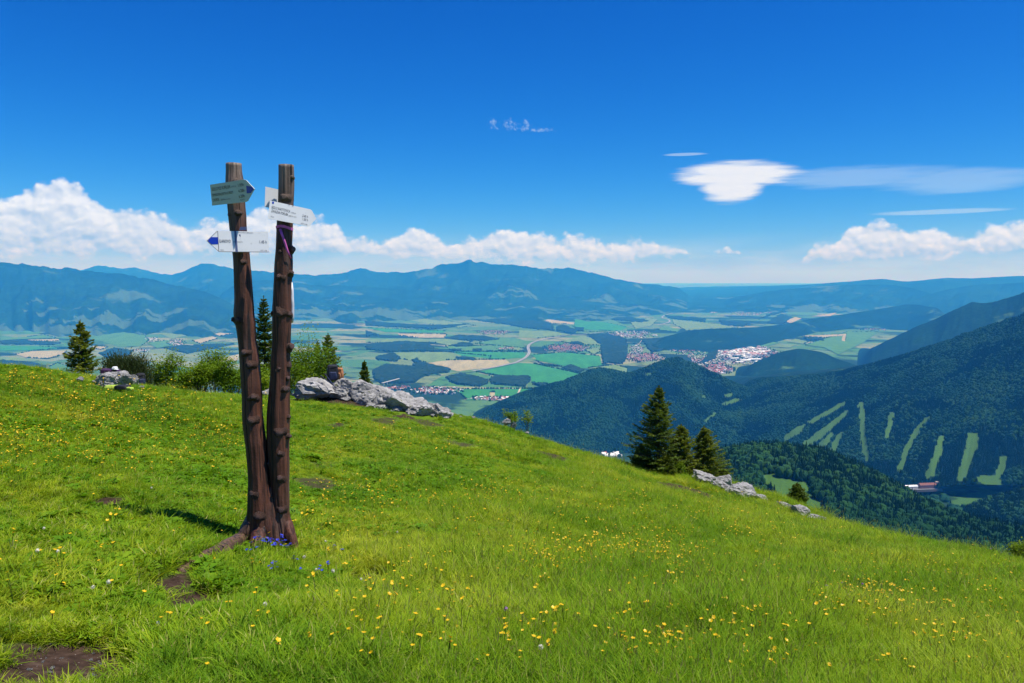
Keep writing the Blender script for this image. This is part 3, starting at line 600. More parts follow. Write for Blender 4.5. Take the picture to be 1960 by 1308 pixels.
for i, (fr, poly) in enumerate(woods):
    q = ragged(off(poly, *fr), 2.2, 3.2, 100+i); xs = [a for a, b in q]; ys = [b for a, b in q]
    pts = basin(xs, ys); x0, y0 = pts[:, :2].min(0); x1, y1 = pts[:, :2].max(0)
    stp = max(22.0, math.sqrt((x1-x0)*(y1-y0)/5000))
    g = np.stack(np.meshgrid(np.arange(x0, x1, stp), np.arange(y0, y1, stp)), -1).reshape(-1, 2)
    g = g+rng.uniform(-0.35, 0.35, g.shape)*stp; g = g[inpoly(g[:, 0], g[:, 1], [tuple(p_[:2]) for p_ in pts])]
    if len(g) < 3: continue
    ring = pts[:, :2]; cen = ring.mean(0); nb_ = len(ring)
    inn = ring+(cen-ring)/np.maximum(np.linalg.norm(cen-ring, axis=1, keepdims=True), 1)*6
    allp = np.vstack([ring, inn, g])
    try: vo2, ed, fc, *_ = mgeo.delaunay_2d_cdt([Vector(p_) for p_ in allp], [(k, (k+1) % nb_) for k in range(nb_)], [list(range(nb_))], 1, 0.01)
    except Exception: continue
    va = np.array([tuple(v) for v in vo2]); dist_edge = np.min(np.linalg.norm(va[:, None]-ring[None], axis=2), axis=1) if len(va) < 9000 else np.full(len(va), 99.)
    hh = np.where(dist_edge < 1.0, 0.0, 13+9*rng.random(len(va))+4*fbm(va[:, 0]/150, va[:, 1]/150, 2, 3))
    zz = zb(np.hypot(va[:, 0], va[:, 1]))+hh
    fcs = np.array([f for f in fc if len(f) == 3]); me = mesh_np('wood', np.column_stack([va, zz]), fcs, [WOOD], smooth=False)
    o = bpy.data.objects.new('wood', me); tag(o, 'dark wood standing as one mass among the valley fields', 'wood', 'woods between the valley fields', 'stuff'); link(o)

# roads
def road(name, pts, width, material, zoff, lanes=1):
    q = np.array(pts, float); s = np.concatenate([[0], np.cumsum(np.hypot(np.diff(q[:, 0]), np.diff(q[:, 1])*4))]); n = int(s[-1]/4)+2; u_ = np.linspace(0, s[-1], n)
    xs = np.interp(u_, s, q[:, 0]); ys = np.interp(u_, s, q[:, 1]); W3 = basin(xs, ys)
    for _ in range(3):
        W3[1:-1] = 0.25*W3[:-2]+0.5*W3[1:-1]+0.25*W3[2:]
    W3[:, 2] = zb(np.hypot(W3[:, 0], W3[:, 1]))+zoff
    T = np.gradient(W3[:, :2], axis=0); T /= np.linalg.norm(T, axis=1, keepdims=True); Nn = np.column_stack([-T[:, 1], T[:, 0], np.zeros(n)])
    vsx = []; fs = []
    for k in range(lanes):
        c = (k-(lanes-1)/2)*width*1.28; a = W3+Nn*(c-width/2); b = W3+Nn*(c+width/2); base = len(vsx)*2*n
        vsx.append(np.stack([a, b], 1).reshape(-1, 3)); i0 = np.arange(n-1)*2+base
        fs.append(np.stack([i0, i0+2, i0+3, i0+1], -1))
    ob = obj_np(name, np.vstack(vsx), np.vstack(fs), [material], kind='structure'); return ob
ASPH = simple('motorway_asphalt', (0.30, 0.30, 0.30), 0.9, 0.1, 0.01); TRK = simple('pale_gravel_track', (0.42, 0.37, 0.28), 0.95, 0.1, 0.01)
hw = off([(800, 596), (900, 578), (1000, 560), (1130, 530), (1195, 497), (1222, 470), (1228, 448), (1216, 420), (1225, 397), (1260, 375), (1340, 353), (1500, 325), (1620, 319), (1740, 306), (1830, 296), (1960, 285)], *A8)
road('motorway', hw, 15, ASPH, 9.0, 2)
road('motorway', off([(520, 205), (570, 195), (598, 185), (590, 172), (540, 160), (560, 145), (640, 125), (700, 118)], *A1), 15, ASPH, 9.2, 2)
road('country_road', off([(260, 430), (300, 415), (330, 400), (400, 330), (420, 300)], *A1), 8, TRK, 8.0)
road('country_road', off([(540, 735), (800, 728), (1060, 728), (1290, 722)], *A8), 7, TRK, 8.0)
road('country_road', off([(1140, 775), (1158, 730)], *A8), 14, TRK, 8.4)
road('country_road', off([(560, 625), (640, 610), (720, 600)], *A8), 10, TRK, 8.0)
road('country_road', off([(850, 610), (960, 635), (1020, 655)], *A8), 10, TRK, 8.2)
road('country_road', off([(740, 810), (860, 795), (1100, 800)], *A8), 8, TRK, 8.1)
# viaduct of the motorway near the outcrop
va = basin(731, 739)[:3]; vb_ = basin(764, 730); deck = simple('concrete_deck', (0.45, 0.45, 0.44), 0.9, 0.08, 0.05)
vd = empty('motorway_viaduct', tuple((va+vb_)/2)); tag(vd, 'pale concrete viaduct crossing the dark wood behind the limestone outcrop', 'viaduct')
dv = Vector(vb_-va); ln = dv.length; ang = math.atan2(dv.y, dv.x)
def bx(name, sx, sy, sz, loc, material, parent, rz=0.0, rx=0.0, ry=0.0, bev=0.0):
    bm = bmesh.new(); bmesh.ops.create_cube(bm, size=1.0); bmesh.ops.scale(bm, vec=(sx, sy, sz), verts=bm.verts)
    if bev: bmesh.ops.bevel(bm, geom=bm.edges[:], offset=bev, segments=2, affect='EDGES')
    me = bpy.data.meshes.new(name); bm.to_mesh(me); bm.free(); me.materials.append(material)
    o = bpy.data.objects.new(name, me); o.location = loc; o.rotation_euler = (rx, ry, rz); return link(o, parent)
bx('deck', ln, 16, 3, (0, 0, 24), deck, vd, ang)
for k in range(5):
    f = (k-2)/5*ln; bx('pier', 4, 9, 24, (f*math.cos(ang), f*math.sin(ang), 11.4), deck, vd, ang)

# villages
WALLS = [simple('house_plaster_white', (0.70, 0.68, 0.64), 0.9, 0.06, 0.2), simple('house_plaster_cream', (0.55, 0.48, 0.36), 0.9, 0.06, 0.2)]
ROOFS = [simple('roof_tile_red', (0.36, 0.095, 0.05), 0.9, 0.15, 0.3), simple('roof_tile_brown', (0.20, 0.085, 0.06), 0.9, 0.15, 0.3), simple('roof_sheet_grey', (0.36, 0.36, 0.38), 0.8, 0.1, 0.3), simple('roof_sheet_white', (0.78, 0.78, 0.78), 0.8, 0.05, 0.3)]
def house_arr(l, wd, h, rh, ov=0.5):
    v = np.array([(x, y, z) for z in (-0.5, h) for y in (-wd/2, wd/2) for x in (-l/2, l/2)]+[(-l/2, 0, h+rh), (l/2, 0, h+rh),
        (-l/2-ov, -wd/2-ov, h-0.2), (l/2+ov, -wd/2-ov, h-0.2), (-l/2-ov, 0, h+rh+.25), (l/2+ov, 0, h+rh+.25), (-l/2-ov, wd/2+ov, h-0.2), (l/2+ov, wd/2+ov, h-0.2)], float)
    fw = [(0, 1, 5, 4), (2, 6, 7, 3)]; q = [(10, 11, 13, 12), (12, 13, 15, 14)]
    fw += [(0, 4, 6, 2), (1, 3, 7, 5)]; tri = [(4, 8, 6), (5, 7, 9)]
    return v, np.array(fw+q), np.array(tri), [0]*4+[1]*2+[0]*2
HM = {}
for wi in range(2):
    for ri in range(4):
        v, f4, f3, mi = house_arr(*((14, 10, 6, 5) if ri < 2 else (18, 13, 7, 3)))
        HM[wi, ri] = mesh_np('house', v, [f4, f3], [WALLS[wi], ROOFS[ri]], False, mi)
villages = [  # pixel ellipse, number, share of red roofs, in words, individual houses
    (835, 749, 48, 7, 110, .45, 'house in the nearest village, just above the limestone outcrop', 60),
    (764, 744, 22, 4, 40, .8, 'small house below the motorway viaduct', 25),
    (945, 764, 42, 4, 60, .5, 'small house in the row along the foot of the green field strip', 30),
    (1170, 872, 24, 5, 22, .1, 'building down in the side valley left of the tall spruce', 22),
    (1085, 667, 42, 8, 260, .95, 'house in the village right of the motorway bend', 70), (945, 637, 30, 4.5, 80, .95, 'red roofed house in the middle distance village', 0), (815, 607, 42, 3.5, 90, .9, '', 0), (942, 598, 35, 2.5, 60, .6, '', 0),
    (774, 664, 14, 5, 40, .8, 'house in the hamlet inside the dark wood', 20), (968, 668, 18, 2.5, 25, .6, '', 0), (1210, 641, 45, 7, 150, .35, '', 0), (1219, 670, 13, 11, 60, .3, '', 0), (1232, 685, 40, 8, 190, .85, 'house in the suburb left of the dark wooded hill', 30),
    (1308, 669, 26, 6, 110, .6, '', 0), (1330, 693, 16, 6, 50, .7, '', 0), (1372, 708, 31, 9, 240, .7, 'house in the nearest quarter of the town behind the wooded hill', 40), (1421, 673, 56, 12, 260, .15, '', 0), (1467, 678, 26, 8, 90, .5, '', 0), (1437, 600, 36, 5, 100, .6, '', 0), (1354, 577, 18, 2, 30, .4, '', 0), (1675, 631, 30, 2.5, 40, .5, '', 0),
    (1345, 692, 58, 15, 150, .45, '', 0), (1395, 682, 95, 18, 200, .35, '', 0), (337, 657, 16, 7, 60, .45, '', 0), (270, 672, 16, 3, 20, .3, '', 0), (290, 650, 14, 3, 20, .3, '', 0), (1134, 712, 11, 3.5, 14, .3, 'farm building at the edge of the emerald field', 8)]
bulk = {}
for vi, (cx_, cy_, rx, ry, n, red, lab, ind) in enumerate(villages):
    pts = []
    n = n if ind == n else int(n*1.5)
    for _ in range(n):
        a = random.uniform(0, 2*PI); r = math.sqrt(random.random()); r = r*(0.65+0.5*random.random())
        pts.append((cx_+rx*r*math.cos(a), cy_+ry*r*math.sin(a)))
    W3 = basin([a for a, b in pts], [b for a, b in pts]); rz0 = random.uniform(0, PI)
    allv, all4, all3, mi4, mi3 = [], [], [], [], []; nv = 0
    for k in range(n):
        big = vi in (16,) or (vi in (10, 15, 17, 18) and random.random() < 0.15)
        ri = random.choice((0, 0, 1)) if random.random() < red else random.choice((2, 3, 3)); wi = random.choice((0, 0, 1))
        s = random.uniform(0.8, 1.25)*(1.0 if not big else random.uniform(1.6, 3.0)); rz = rz0+random.choice((0, PI/2))+random.gauss(0, 0.25)
        if k < ind:
            o = bpy.data.objects.new('house', HM[wi, ri]); o.location = W3[k]; o.location.z += 2.6; o.rotation_euler = (0, 0, rz); o.scale = (s*(1.5 if big else 1), s, min(s, 1.4))
            tag(o, ('red', 'brown', 'grey', 'white')[ri]+' roofed '+lab, 'house', lab.replace('small ', '').replace('house ', 'houses ').replace('building ', 'buildings ')); link(o)
        else:
            v, f4, f3, _m = house_arr(14*s*(1.6 if big else 1), 10*s, 6*min(s, 1.6), (5 if ri < 2 else 2.0))
            c, s_ = math.cos(rz), math.sin(rz); v2 = np.column_stack([v[:, 0]*c-v[:, 1]*s_, v[:, 0]*s_+v[:, 1]*c, v[:, 2]])+W3[k]+np.array([0, 0, 2.6])
            allv.append(v2); all4.append(f4+nv); all3.append(f3+nv); nv += len(v); mi4 += [wi]*2+[wi]*2+[2+ri]*2; mi3 += [wi]*2
    if allv:
        tag(obj_np('town_houses', np.vstack(allv), [np.vstack(all4), np.vstack(all3)], WALLS+ROOFS, False, None, mi4+mi3), 'far village roofs that blend into one mass in the valley', 'village', 'far villages', 'stuff')
    for _ in range(int(n*0.8)):
        a = random.uniform(0, 2*PI); r = math.sqrt(random.random())*1.15; hedge_pts.append((cx_+rx*r*math.cos(a), cy_+ry*r*math.sin(a)))
hall = HM[0, 3]
for k, (a, b, s) in enumerate([(1405, 688, 3.6), (1425, 692, 4.5), (1443, 690, 5), (1452, 694, 3.4), (1415, 695, 3), (1432, 686, 3.2), (1395, 684, 2.6), (1421, 666, 3), (1405, 667, 2.6), (1440, 668, 2.8), (1380, 672, 2.4), (1425, 675, 2.6)]):
    W3 = basin(a, b); o = bpy.data.objects.new('industrial_hall', hall); o.location = (W3[0], W3[1], W3[2]+3); o.rotation_euler = (0, 0, 0.2+random.gauss(0, .1)); o.scale = (s*1.5, s, min(1.8, s*.45))
    tag(o, 'big white industrial hall in the town behind the wooded hill', 'hall', 'white industrial halls in the town'); link(o)
# hotel at the foot of the ski runs
hp = P(1763, 934, 2470); hot = empty('mountain_hotel', hp, 0.12); tag(hot, 'long red roofed mountain hotel at the foot of the ski runs', 'hotel')
v, f4, f3, mi = house_arr(60, 16, 10, 6); hm = mesh_np('main_block', v, [f4, f3], [simple('hotel_plaster', (0.22, 0.13, 0.13), 0.9), ROOFS[1]], False, mi); o = bpy.data.objects.new('main_block', hm); o.location = (22, 0, 0); link(o, hot)
v, f4, f3, mi = house_arr(42, 14, 8, 3); hm = mesh_np('annex', v, [f4, f3], [WALLS[0], ROOFS[3]], False, mi); o = bpy.data.objects.new('annex', hm); o.location = (-38, -2, 0); tag(o, 'white roofed annex'); link(o, hot)
bx('tower', 9, 9, 20, (56, 0, 9), WALLS[1], hot)
bx('terrace', 120, 30, 8, (6, -2, -5), simple('terrace_stone', (0.16, 0.15, 0.14), 0.9), hot)

# ------------------------------------------------------------------ scattering plants by geometry nodes
def scatter(name, pts, scl, rot, idx, sources, label, cat):
    src = bpy.data.collections.new(name+'_source')
    for i, me in enumerate(sources):
        so = bpy.data.objects.new('%s_form_%02d' % (name, i), me); src.objects.link(so)
    me = bpy.data.meshes.new(name); n = len(pts); me.vertices.add(n); me.vertices.foreach_set('co', np.asarray(pts, np.float32).ravel())
    fattr(me, 'scl', scl)
    a = me.attributes.new('rot', 'FLOAT_VECTOR', 'POINT'); a.data.foreach_set('vector', np.asarray(rot, np.float32).ravel())
    a = me.attributes.new('idx', 'INT', 'POINT'); a.data.foreach_set('value', np.asarray(idx, np.int32))
    o = bpy.data.objects.new(name, me); tag(o, label, cat, None, 'stuff'); link(o)
    g = bpy.data.node_groups.new(name+'_nodes', 'GeometryNodeTree')
    g.interface.new_socket('Geometry', in_out='INPUT', socket_type='NodeSocketGeometry'); g.interface.new_socket('Geometry', in_out='OUTPUT', socket_type='NodeSocketGeometry')
    gi = g.nodes.new('NodeGroupInput'); go = g.nodes.new('NodeGroupOutput'); ip = g.nodes.new('GeometryNodeInstanceOnPoints'); ci = g.nodes.new('GeometryNodeCollectionInfo')
    ci.inputs['Collection'].default_value = src; ci.inputs['Separate Children'].default_value = True; ci.inputs['Reset Children'].default_value = True
    def na(nm, dt):
        q = g.nodes.new('GeometryNodeInputNamedAttribute'); q.data_type = dt; q.inputs['Name'].default_value = nm; return q.outputs['Attribute']
    er = g.nodes.new('FunctionNodeEulerToRotation'); g.links.new(na('rot', 'FLOAT_VECTOR'), er.inputs[0])
    mp = g.nodes.new('GeometryNodeMeshToPoints'); g.links.new(gi.outputs[0], mp.inputs[0])
    g.links.new(mp.outputs[0], ip.inputs['Points']); g.links.new(ci.outputs[0], ip.inputs['Instance']); ip.inputs['Pick Instance'].default_value = True
    g.links.new(na('idx', 'INT'), ip.inputs['Instance Index']); g.links.new(er.outputs[0], ip.inputs['Rotation']); g.links.new(na('scl', 'FLOAT'), ip.inputs['Scale'])
    g.links.new(ip.outputs[0], go.inputs[0])
    md = o.modifiers.new('scatter', 'NODES'); md.node_group = g
    return o
def zrot(n, tilt=0.0): return np.column_stack([rng.normal(0, tilt, n), rng.normal(0, tilt, n), rng.uniform(0, 2*PI, n)])
SPR = leafy('forest_spruce_needles', [(0.0, (0.004, 0.024, 0.009)), (0.5, (0.007, 0.038, 0.012)), (1.0, (0.014, 0.055, 0.016))], 0.1, 0.004, 0.8, spec=0.05)
BRD = leafy('forest_broadleaf', [(0.0, (0.010, 0.048, 0.012)), (0.5, (0.018, 0.072, 0.014)), (1.0, (0.038, 0.105, 0.018))], 0.15, 0.006, 0.8, spec=0.05)
def low_spruce(seed, wdt):
    r = random.Random(seed); v = []; f = []; tiers = 5
    for k in range(tiers):
        z0 = 0.06+0.80*k/tiers; z1 = min(1.0, z0+0.36*(1-0.45*k/tiers)); rad = wdt*(1-k/tiers)*(0.9+0.25*r.random())+0.015; n = 9; b = len(v)
        for i in range(n):
            a = 2*PI*i/n+k; rr = rad*(1.0 if i % 2 else 0.62)*r.uniform(0.85, 1.15); v.append((rr*math.cos(a), rr*math.sin(a), z0-(0.03 if i % 2 else -0.02)))
        v.append((r.uniform(-.01, .01), r.uniform(-.01, .01), z1))
        f += [(b+i, b+(i+1) % n, b+n) for i in range(n)]
    return mesh_np('spruce_form', np.array(v), np.array(f), [SPR], False)
def low_broad(seed):
    r = random.Random(seed); bm = bmesh.new(); bmesh.ops.create_icosphere(bm, subdivisions=2, radius=0.5)
    for v in bm.verts: v.co *= r.uniform(0.78, 1.2); v.co.z = v.co.z*1.1+0.48
    me = bpy.data.meshes.new('broadleaf_form'); bm.to_mesh(me); bm.free(); me.materials.append(BRD); return me
FORMS = [low_spruce(1, 0.20), low_spruce(2, 0.17), low_spruce(3, 0.23), low_spruce(4, 0.19), low_broad(5), low_broad(6)]
def forest_on(r, n, name, label, hmin, hmax, broad=0.12, lo=-80, hi=2060, extra=None, tmin=-0.12, clears=()):
    Vv = r.V; nr, nc = Vv.shape[:2]
    e1 = Vv[1:, :-1]-Vv[:-1, :-1]; e2 = Vv[:-1, 1:]-Vv[:-1, :-1]; ar = np.linalg.norm(np.cross(e1, e2), axis=-1)
    ok = (r.T[:-1] > tmin)[:, None] & ((r.px[:-1] > lo) & (r.px[:-1] < hi))[None, :]
    wgt = (ar*ok).ravel(); wgt /= wgt.sum(); c = rng.choice(len(wgt), n, p=wgt); i = c//(nc-1); j = c % (nc-1); a = rng.random(n); b = rng.random(n)
    p_ = Vv[i, j]*((1-a)*(1-b))[:, None]+Vv[i+1, j]*(a*(1-b))[:, None]+Vv[i, j+1]*((1-a)*b)[:, None]+Vv[i+1, j+1]*(a*b)[:, None]
    cl = r.clear[i, j]*(1-a)*(1-b)+r.clear[i+1, j]*a*(1-b)+r.clear[i, j+1]*(1-a)*b+r.clear[i+1, j+1]*a*b
    keep = cl < 0.5
    hh = rng.uniform(hmin, hmax, n); qx, qy = proj(p_[:, 0], p_[:, 1], p_[:, 2]+hh*0.7); qx = qx+rng.normal(0, 2.6, n)
    for poly in clears: keep &= ~(inpoly(qx-1.0, qy, poly) | inpoly(qx+1.0, qy, poly))
    if extra is not None: keep = extra(p_, keep)
    p_ = p_[keep]; n = len(p_)
    bn = fbm(p_[:, 0]/180, p_[:, 1]/180, 3, 55); isb = rng.random(n) < np.clip(broad+bn*0.9*broad*3, 0, 0.95)
    idx = np.where(isb, rng.integers(4, 6, n), rng.integers(0, 4, n)); scl = rng.uniform(hmin, hmax, n)*np.where(isb, 0.72, 1.0); p_[:, 2] -= scl*0.05
    return scatter(name, p_, scl, zrot(n, 0.03), idx, FORMS, label, 'forest')
def k_extra(p_, keep):
    qx, qy = proj(p_[:, 0], p_[:, 1], p_[:, 2]); in2 = inpoly(qx, qy, clearK2); cl = inpoly(qx, qy, clearK)
    keep = keep | (cl & (fbm(p_[:, 0]/26, p_[:, 1]/26, 3, 8) > 0.34))
    return keep & ~(in2 & (rng.random(len(qx)) < 0.72))
forest_on(spurK, 34000, 'spur_forest', 'dense spruce forest on the nearest spur around a bright clearing', 13, 24, 0.16, 1250, 2080, k_extra, clears=[clearK])
forest_on(spurL, 14000, 'valley_side_forest', 'dark forest on the low slope at the right below the ski runs', 14, 24, 0.1, 1780, 2080)
forest_on(mtJ, 110000, 'mountain_forest', 'spruce forest covering the big mountain with pale ski runs', 12, 22, 0.18, clears=strips)
forest_on(hillI, 80000, 'hill_forest', 'mixed forest covering the wooded hill in the middle', 12, 23, 0.22, clears=clearI)
hp_ = np.array(hedge_pts); hb = basin(hp_[:, 0], hp_[:, 1]); hb[:, 2] += 1.0
scatter('field_trees', hb, rng.uniform(9, 18, len(hb)), zrot(len(hb)), rng.choice([0, 4, 5, 4, 5], len(hb)), FORMS, 'hedgerow trees dotted between the fields and houses of the valley', 'trees')
vpx = rng.uniform(1300, 2050, 9000); vdd = rng.uniform(1700, 3150, 9000); vx = (vpx-CX)/F*vdd
vz = np.interp(vpx, np.arange(1300, 2300, 20), vf[2][:, 2])
kv = fbm(vx/160, vdd/160, 3, 61) > 0.02; vn = int(kv.sum())
scatter('valley_trees', np.column_stack([vx, vdd, vz-22])[kv], rng.uniform(16, 40, vn), zrot(vn), rng.integers(0, 6, vn), FORMS, 'trees along the side valley below the ski runs', 'trees')

# ================================================================== THE SIGNPOST
D0 = float(hit(505, 1040)[1]); MPP = D0/F
def wood_mat(name, dark, mid, light, zs=3.0):
    m, t, o = mat(name); p = obj_co(t)
    g = tnoise(t, tmap(t, p, (38, 38, zs*0.45)), 1.0, 5, 0.62, 0.4); b_ = tnoise(t, p, zs*0.8, 4); f = tnoise(t, p, 60, 3)
    c = mix(t, mrange(t, g, 0.36, 0.66), dark, mid); c = mix(t, mrange(t, b_, 0.5, 0.75, 0, 0.6), c, light)
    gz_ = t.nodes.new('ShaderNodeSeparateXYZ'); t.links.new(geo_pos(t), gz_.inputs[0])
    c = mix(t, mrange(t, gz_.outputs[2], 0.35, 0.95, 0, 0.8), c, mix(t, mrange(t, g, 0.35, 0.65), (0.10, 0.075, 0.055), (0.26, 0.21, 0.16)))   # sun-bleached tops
    c = mix(t, mrange(t, tnoise(t, tmap(t, p, (26, 26, 0.5)), 1.0, 2), 0.60, 0.64), c, (0.010, 0.006, 0.004))      # drying cracks
    c = mix(t, mrange(t, tnoise(t, tmap(t, p, (9, 9, 1.1)), 1.0, 4, 0.6), 0.55, 0.75, 0, 0.55), c, (0.15, 0.10, 0.08))
    c = mix(t, mrange(t, attr(t, 'crack'), 0.25, 0.8), c, (0.008, 0.005, 0.004))
    h = mth(t, 'ADD', mth(t, 'MULTIPLY', g, 1.0), mth(t, 'MULTIPLY', f, 0.3))
    principled(t, o, c, 0.58, bump(t, h, 0.9, 0.009), 0.4); return m
BARK = wood_mat('stained_log_wood', (0.036, 0.013, 0.007), (0.125, 0.046, 0.024), (0.16, 0.068, 0.040))
KNOT = wood_mat('knot_wood', (0.030, 0.012, 0.007), (0.085, 0.036, 0.021), (0.16, 0.085, 0.055), 9)
ROTT = wood_mat('weathered_root_wood', (0.05, 0.028, 0.018), (0.15, 0.085, 0.05), (0.34, 0.20, 0.10), 5)
post = empty('trail_signpost', (P(505, 1040, D0)[0], D0, gz1(P(505, 1040, D0)[0], D0))); tag(post, 'tall signpost of two knotty brown tree trunks joined at the root', 'signpost')
PL = Vector(post.location)
def local(v): return Vector(v)-PL
def tube(name, pts, material, parent, nseg=26, rough=0.05, seed=0, cap=True, res=0.02, grain=True, grooves=0):
    """pts: world positions and radii"""
    q = np.array([tuple(p_)+(r_,) for p_, r_ in pts], float); s = np.concatenate([[0], np.cumsum(np.linalg.norm(np.diff(q[:, :3], axis=0), axis=1))]); n = max(6, int(s[-1]/res)); u_ = np.linspace(0, s[-1], n)
    c = np.stack([np.interp(u_, s, q[:, k]) for k in range(4)], 1)
    k = min(7, n//2*2-1)
    if n > 12:
        ker = np.ones(7)/7
        for a in range(4): c[:, a] = np.convolve(np.pad(c[:, a], 3, mode='edge'), ker, 'valid')
        c[0] = q[0]; c[-1] = q[-1]
    T = np.gradient(c[:, :3], axis=0); T /= np.linalg.norm(T, axis=1, keepdims=True); ref = np.array([0, 1.0, 0.13]); A = np.cross(T, ref); A /= np.linalg.norm(A, axis=1, keepdims=True); B = np.cross(T, A)
    th = np.linspace(0, 2*PI, nseg, endpoint=False); TH, UU = np.meshgrid(th, u_)
    dr = rough*(0.75*fbm(np.cos(TH)*3+seed+UU*0.6, np.sin(TH)*3+UU*1.6, 3, seed)+(0.6*fbm(TH*5+seed, UU*1.3, 3, seed+5) if grain else 0)+0.5*fbm(TH*2, UU*6, 2, seed+8))
    crk = np.zeros_like(TH)
    gr = random.Random(seed*7+1)
    for _ in range(grooves):                                    # drying cracks that follow the grain
        a0 = gr.uniform(PI, 2*PI) if gr.random() < .75 else gr.uniform(0, 2*PI); u0 = gr.uniform(0, s[-1]); ln2 = gr.uniform(.12, .8); wd_ = gr.uniform(.035, .07)
        an = a0+0.10*fbm(UU*2.2, UU*0+a0*9, 3, seed+60)+0.12*(UU-u0); dth = np.angle(np.exp(1j*(TH-an)))
        crk = np.maximum(crk, np.exp(-(dth/wd_)**2)*np.clip(1.3-((UU-u0)/ln2)**2*1.3, 0, 1))
    dr = dr-0.16*crk
    R = c[:, 3:4]*(1+dr); v = c[:, None, :3]+R[..., None]*(np.cos(TH)[..., None]*A[:, None]+np.sin(TH)[..., None]*B[:, None])
    i = np.arange(n*nseg).reshape(n, nseg); j = np.roll(i, -1, 1); f = np.stack([i[:-1], j[:-1], j[1:], i[1:]], -1).reshape(-1, 4); vv = v.reshape(-1, 3); tri = []
    if cap:
        b0 = len(vv); cen = np.stack([c[0, :3]-T[0]*0.004, c[-1, :3]+T[-1]*0.004]); vv = np.vstack([vv, cen])
        tri = [(b0, i[0, (k_+1) % nseg], i[0, k_]) for k_ in range(nseg)]+[(b0+1, i[-1, k_], i[-1, (k_+1) % nseg]) for k_ in range(nseg)]
    vv = vv-np.array(PL) if parent is post else vv
    ob = obj_np(name, vv, [f, np.array(tri, int).reshape(-1, 3)] if len(tri) else f, [material], True, parent)
    fattr(ob.data, 'crack', np.concatenate([crk.ravel(), np.zeros(len(vv)-crk.size)])); return ob
LT = [(447.5, 313, 13.5), (448, 335, 14), (449, 350, 17), (451, 362, 17), (452, 392, 16), (454, 408, 16.5), (456, 440, 15.5), (462, 490, 15), (463, 504, 15.2), (467, 578, 17), (466, 606, 19), (470, 620, 18), (472.5, 651, 16.5), (478, 690, 18), (480.5, 725, 18.5), (483, 760, 18.5), (483, 786, 18.5), (484, 800, 19.5), (491, 856, 20), (497, 920, 21), (498, 959, 24), (499, 1001, 26), (497, 1030, 29), (495, 1075, 34)]
RT = [(548, 316, 14), (548.5, 340, 14.3), (547, 400, 14.5), (544, 458, 15), (543, 504, 17), (540, 578, 17.5), (540, 600, 18.5), (539, 651, 17.3), (536, 725, 18.7), (533, 786, 21.5), (533, 800, 21.5), (532, 856, 21), (535, 920, 18.5), (538, 985, 16), (544, 1017, 17), (550, 1040, 19), (554, 1080, 24)]
DR = D0+0.03
tube('trunk', [(P(a, b, D0), r*MPP) for a, b, r in LT], BARK, post, 84, 0.075, 3, res=0.016, grooves=15)
tube('trunk', [(P(a, b, DR), r*MPP) for a, b, r in RT], BARK, post, 84, 0.075, 9, res=0.016, grooves=17)
tube('trunk_base', [(P(512, 930, D0+0.03), 18*MPP), (P(514, 970, D0+0.03), 24*MPP), (P(516, 1010, D0+0.03), 28*MPP), (P(517, 1070, D0+0.03), 33*MPP)], BARK, post, 28, 0.14, 14)
g1, g2, g3 = ground_px(430, 1056), ground_px(392, 1070), ground_px(345, 1092)
up = Vector((0, 0, 1))
tube('root', [(P(494, 965, D0+0.03), 8*MPP), (P(482, 1008, D0-0.01), 19*MPP), (P(462, 1036, D0-0.07), 16*MPP), (g1+up*0.045, 14*MPP), (g2+up*0.035, 12*MPP), (g3+up*0.005, 7*MPP)], ROTT, post, 22, 0.30, 21)
tube('root', [(P(541, 970, DR+0.03), 5*MPP), (P(550, 1015, DR-0.02), 13*MPP), (P(559, 1036, DR-0.05), 11*MPP), (ground_px(567, 1052)-up*0.03, 9*MPP)], BARK, post, 18, 0.25, 25)
tube('root', [(P(503, 960, D0+0.04), 6*MPP), (P(497, 1015, D0-0.06), 16*MPP), (P(491, 1042, D0-0.13), 14*MPP), (ground_px(486, 1068)-up*0.06, 12*MPP)], BARK, post, 18, 0.25, 28)
CUT = wood_mat('cut_branch_face', (0.07, 0.035, 0.03), (0.15, 0.085, 0.075), (0.22, 0.14, 0.12), 12)
def stub_mesh(seed, taper):
    r = random.Random(seed); prof = [(2.2, -0.7), (1.8, -0.25), (1.42, 0.08), (1.16, 0.34), (1.03, 0.64), (1.0, 0.92), (0.9, 1.04), (0.5, 1.07), (0.0, 1.05)]; n = 16; v = []; f = []
    for k, (rad, z) in enumerate(prof[:-1]):
        for i in range(n):
            a = 2*PI*i/n; rr = rad*(1-taper*max(z, 0))*(1+0.09*math.sin(3*a+seed)+r.uniform(-.05, .05)); v.append((rr*math.cos(a), rr*math.sin(a), z))
    v.append((0, 0, 1.17)); m_ = len(prof)-1
    for k in range(m_-1):
        for i in range(n): f.append((k*n+i, k*n+(i+1) % n, (k+1)*n+(i+1) % n, (k+1)*n+i))
    tr = [((m_-1)*n+i, (m_-1)*n+(i+1) % n, len(v)-1) for i in range(n)]
    return mesh_np('knot', np.array(v), [np.array(f), np.array(tr)], [KNOT, CUT], True, [0]*((m_-2)*n)+[1]*n+[1]*n)
STUB = [stub_mesh(1, 0.05), stub_mesh(2, 0.15), stub_mesh(3, 0.25)]
